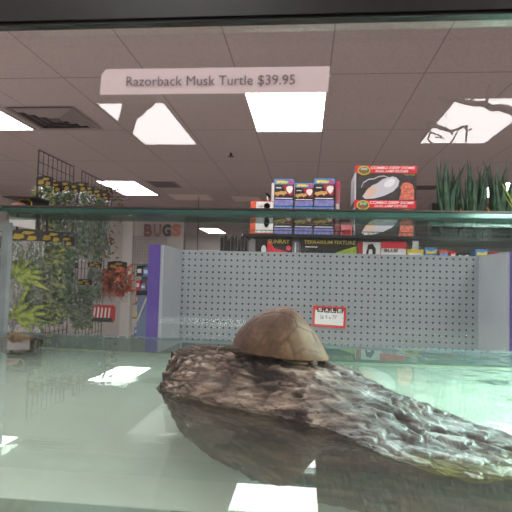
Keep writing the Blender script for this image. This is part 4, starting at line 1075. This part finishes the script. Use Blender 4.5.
# body: belly, neck, head, four limbs and tail as one skinned figure
def skin_body():
    me = bpy.data.meshes.new('turtle_body'); U = LEN
    V = [((0, 0, -.02), .17, .085), ((-.22, 0, -.02), .16, .085), ((.24, 0, -.02), .16, .08),
         ((-.38, -.02, .0), .075, .065), ((-.445, -.04, .01), .055, .05), ((-.485, -.05, .005), .025, .022),
         ((-.34, -.16, -.02), .06, .05), ((-.43, -.22, -.02), .045, .04), ((-.50, -.20, .01), .040, .034), ((-.56, -.22, -.005), .030, .022),
         ((-.34, .16, -.02), .06, .05), ((-.42, .22, -.035), .045, .04), ((-.46, .25, -.06), .03, .018),
         ((.30, -.17, -.02), .06, .05), ((.36, -.23, -.03), .045, .035), ((.34, -.28, -.055), .03, .018),
         ((.30, .17, -.02), .06, .05), ((.36, .23, -.03), .045, .035), ((.34, .28, -.055), .03, .018),
         ((.40, 0, -.02), .05, .035), ((.46, .01, -.03), .02, .018)]
    E = [(0, 1), (0, 2), (1, 3), (3, 4), (4, 5), (1, 6), (6, 7), (7, 8), (8, 9), (1, 10), (10, 11), (11, 12), (2, 13), (13, 14), (14, 15), (2, 16), (16, 17), (17, 18), (2, 19), (19, 20)]
    # toes of the visible front foot
    for a_ in (-.31, -.27, -.23):
        V.append(((-.61, a_+.04, -.02), .012, .011)); E.append((9, len(V)-1))
    me.from_pydata([Vector(v[0])*U for v in V], E, [])
    o = link('turtle', me, None, M_skin)
    md = o.modifiers.new('skin', 'SKIN'); md.use_smooth_shade = True
    for k, v in enumerate(V):
        sv = me.skin_vertices[0].data[k]; sv.radius = (v[1]*U, v[2]*U); sv.use_root = (k == 0)
    s_ = o.modifiers.new('sub', 'SUBSURF'); s_.levels = 2; s_.render_levels = 2
    return o
bpy.data.objects.remove(tt)
turtle = skin_body(); turtle.location = turtle_loc; turtle.rotation_euler = (-.02, -tilt, 0)
sh_ = bobj('shell', bm, M_shell, turtle)
tag(turtle, 'brown domed musk turtle with head tucked in, resting on the driftwood', 'turtle')
bm = bmesh.new(); bmesh.ops.create_uvsphere(bm, u_segments=32, v_segments=12, radius=1)
for v in bm.verts: v.co = Vector((v.co.x*.20*LEN+.20*LEN, v.co.y*.26*LEN, v.co.z*.05*LEN-.045*LEN))
bobj('plastron', bm, M_belly, turtle, True)

# ------------------------------------------------------------------ things behind the viewer, seen as reflections
def MP(px, py, D):           # a real point whose mirror image in the front glass appears at that pixel
    p = P(px, py, D); return Vector((p.x, 2*TY0-D, p.z))
D = 2.6
BR = 1.7
def branch_mesh(lines, D):
    bm = bmesh.new(); random.seed(9)
    for pts, r0, r1 in lines:
        n = len(pts); pathtube(bm, [MP(x, y, D + .04*math.sin(i*1.3)) for i, (x, y) in enumerate(pts)], [BR*(r0+(r1-r0)*i/(n-1)) for i in range(n)], 8)
    return bm
M_tw = mat('branch_dark', (75, 64, 60), .8, noise_scale=60, noise_amt=.3)
bm = branch_mesh([([(438, 97), (447, 100.5), (456, 99.5), (466, 102), (476, 103.5), (485, 103.5), (492, 108), (500, 107), (507, 109), (516, 112), (528, 116), (545, 118)], .006, .014),
   ([(485, 103.5), (488, 98), (487, 92), (490, 84)], .006, .004), ([(447, 100.5), (449, 104), (446, 107)], .004, .0015), ([(507, 109), (512, 113), (514, 118)], .006, .003), ([(466, 102), (473, 99), (478, 97)], .004, .001)], D)
o = bobj('hanging_branch', bm, M_tw); tag(o, 'thick crooked dark branch seen against the reflected light', 'branch')
bm = branch_mesh([([(420, 142), (424, 136), (428, 131), (429, 125), (432, 121)], .003, .003), ([(428, 128), (436, 127), (445, 130), (452, 131), (458, 129), (464, 126)], .003, .004), ([(430, 122), (440, 126), (448, 129), (453, 134)], .004, .003),
   ([(428, 131), (436, 134), (441, 136), (444, 139)], .003, .002), ([(467, 125), (467, 133), (466, 142)], .0035, .003), ([(458, 131), (454, 138), (451, 143)], .002, .003), ([(464, 126), (468, 131), (472, 128)], .003, .002), ([(430, 133), (428, 139), (432, 143)], .003, .003), ([(436, 137), (443, 138)], .002, .001), ([(430, 122), (424, 123)], .003, .001)], D)
o2 = bobj('hanging_branch', bm, M_tw); tag(o2, 'fine forked twigs seen low against the reflected light', 'branch')
for o_, px, py in ((o, 492, 100), (o2, 446, 128)):
    a_ = MP(px, py, D); bm = bmesh.new(); tube(bm, a_, (a_.x, a_.y, CEIL), .0012, 4); bobj('hanging_wire', bm, M_wire, o_)
# made-up cutout added to block part of the other reflected light
bm = bmesh.new(); D = 2.2
pts = [(123, 97), (121, 108), (117, 122), (120, 132), (127, 134), (131, 132.5), (133, 124), (135.5, 117), (141, 114), (146, 108.5), (151, 105), (154.5, 100.5), (156, 96)]
A = [MP(x, y, D) for x, y in pts]; cen = sum(A, Vector())/len(A)
fr = [bm.verts.new(p) for p in A]; bk = [bm.verts.new(p+Vector((0, -.02, 0))) for p in A]
c1_ = bm.verts.new(cen+Vector((0, .012, 0))); c2_ = bm.verts.new(cen+Vector((0, -.032, 0)))
for k in range(len(A)):
    k2 = (k+1) % len(A)
    bm.faces.new((fr[k], fr[k2], c1_)); bm.faces.new((bk[k2], bk[k], c2_)); bm.faces.new((fr[k], bk[k], bk[k2], fr[k2]))
bmesh.ops.recalc_face_normals(bm, faces=bm.faces[:])
o = bobj('reflection_cutout', bm, M_tw); tag(o, 'added dark cutout blocking part of the left reflected light', 'cutout')
a_ = MP(138, 98, D); bm = bmesh.new(); tube(bm, (a_.x, a_.y-.01, a_.z-.01), (a_.x, a_.y-.01, CEIL), .0015, 4); bobj('hanging_wire', bm, M_wire, o)
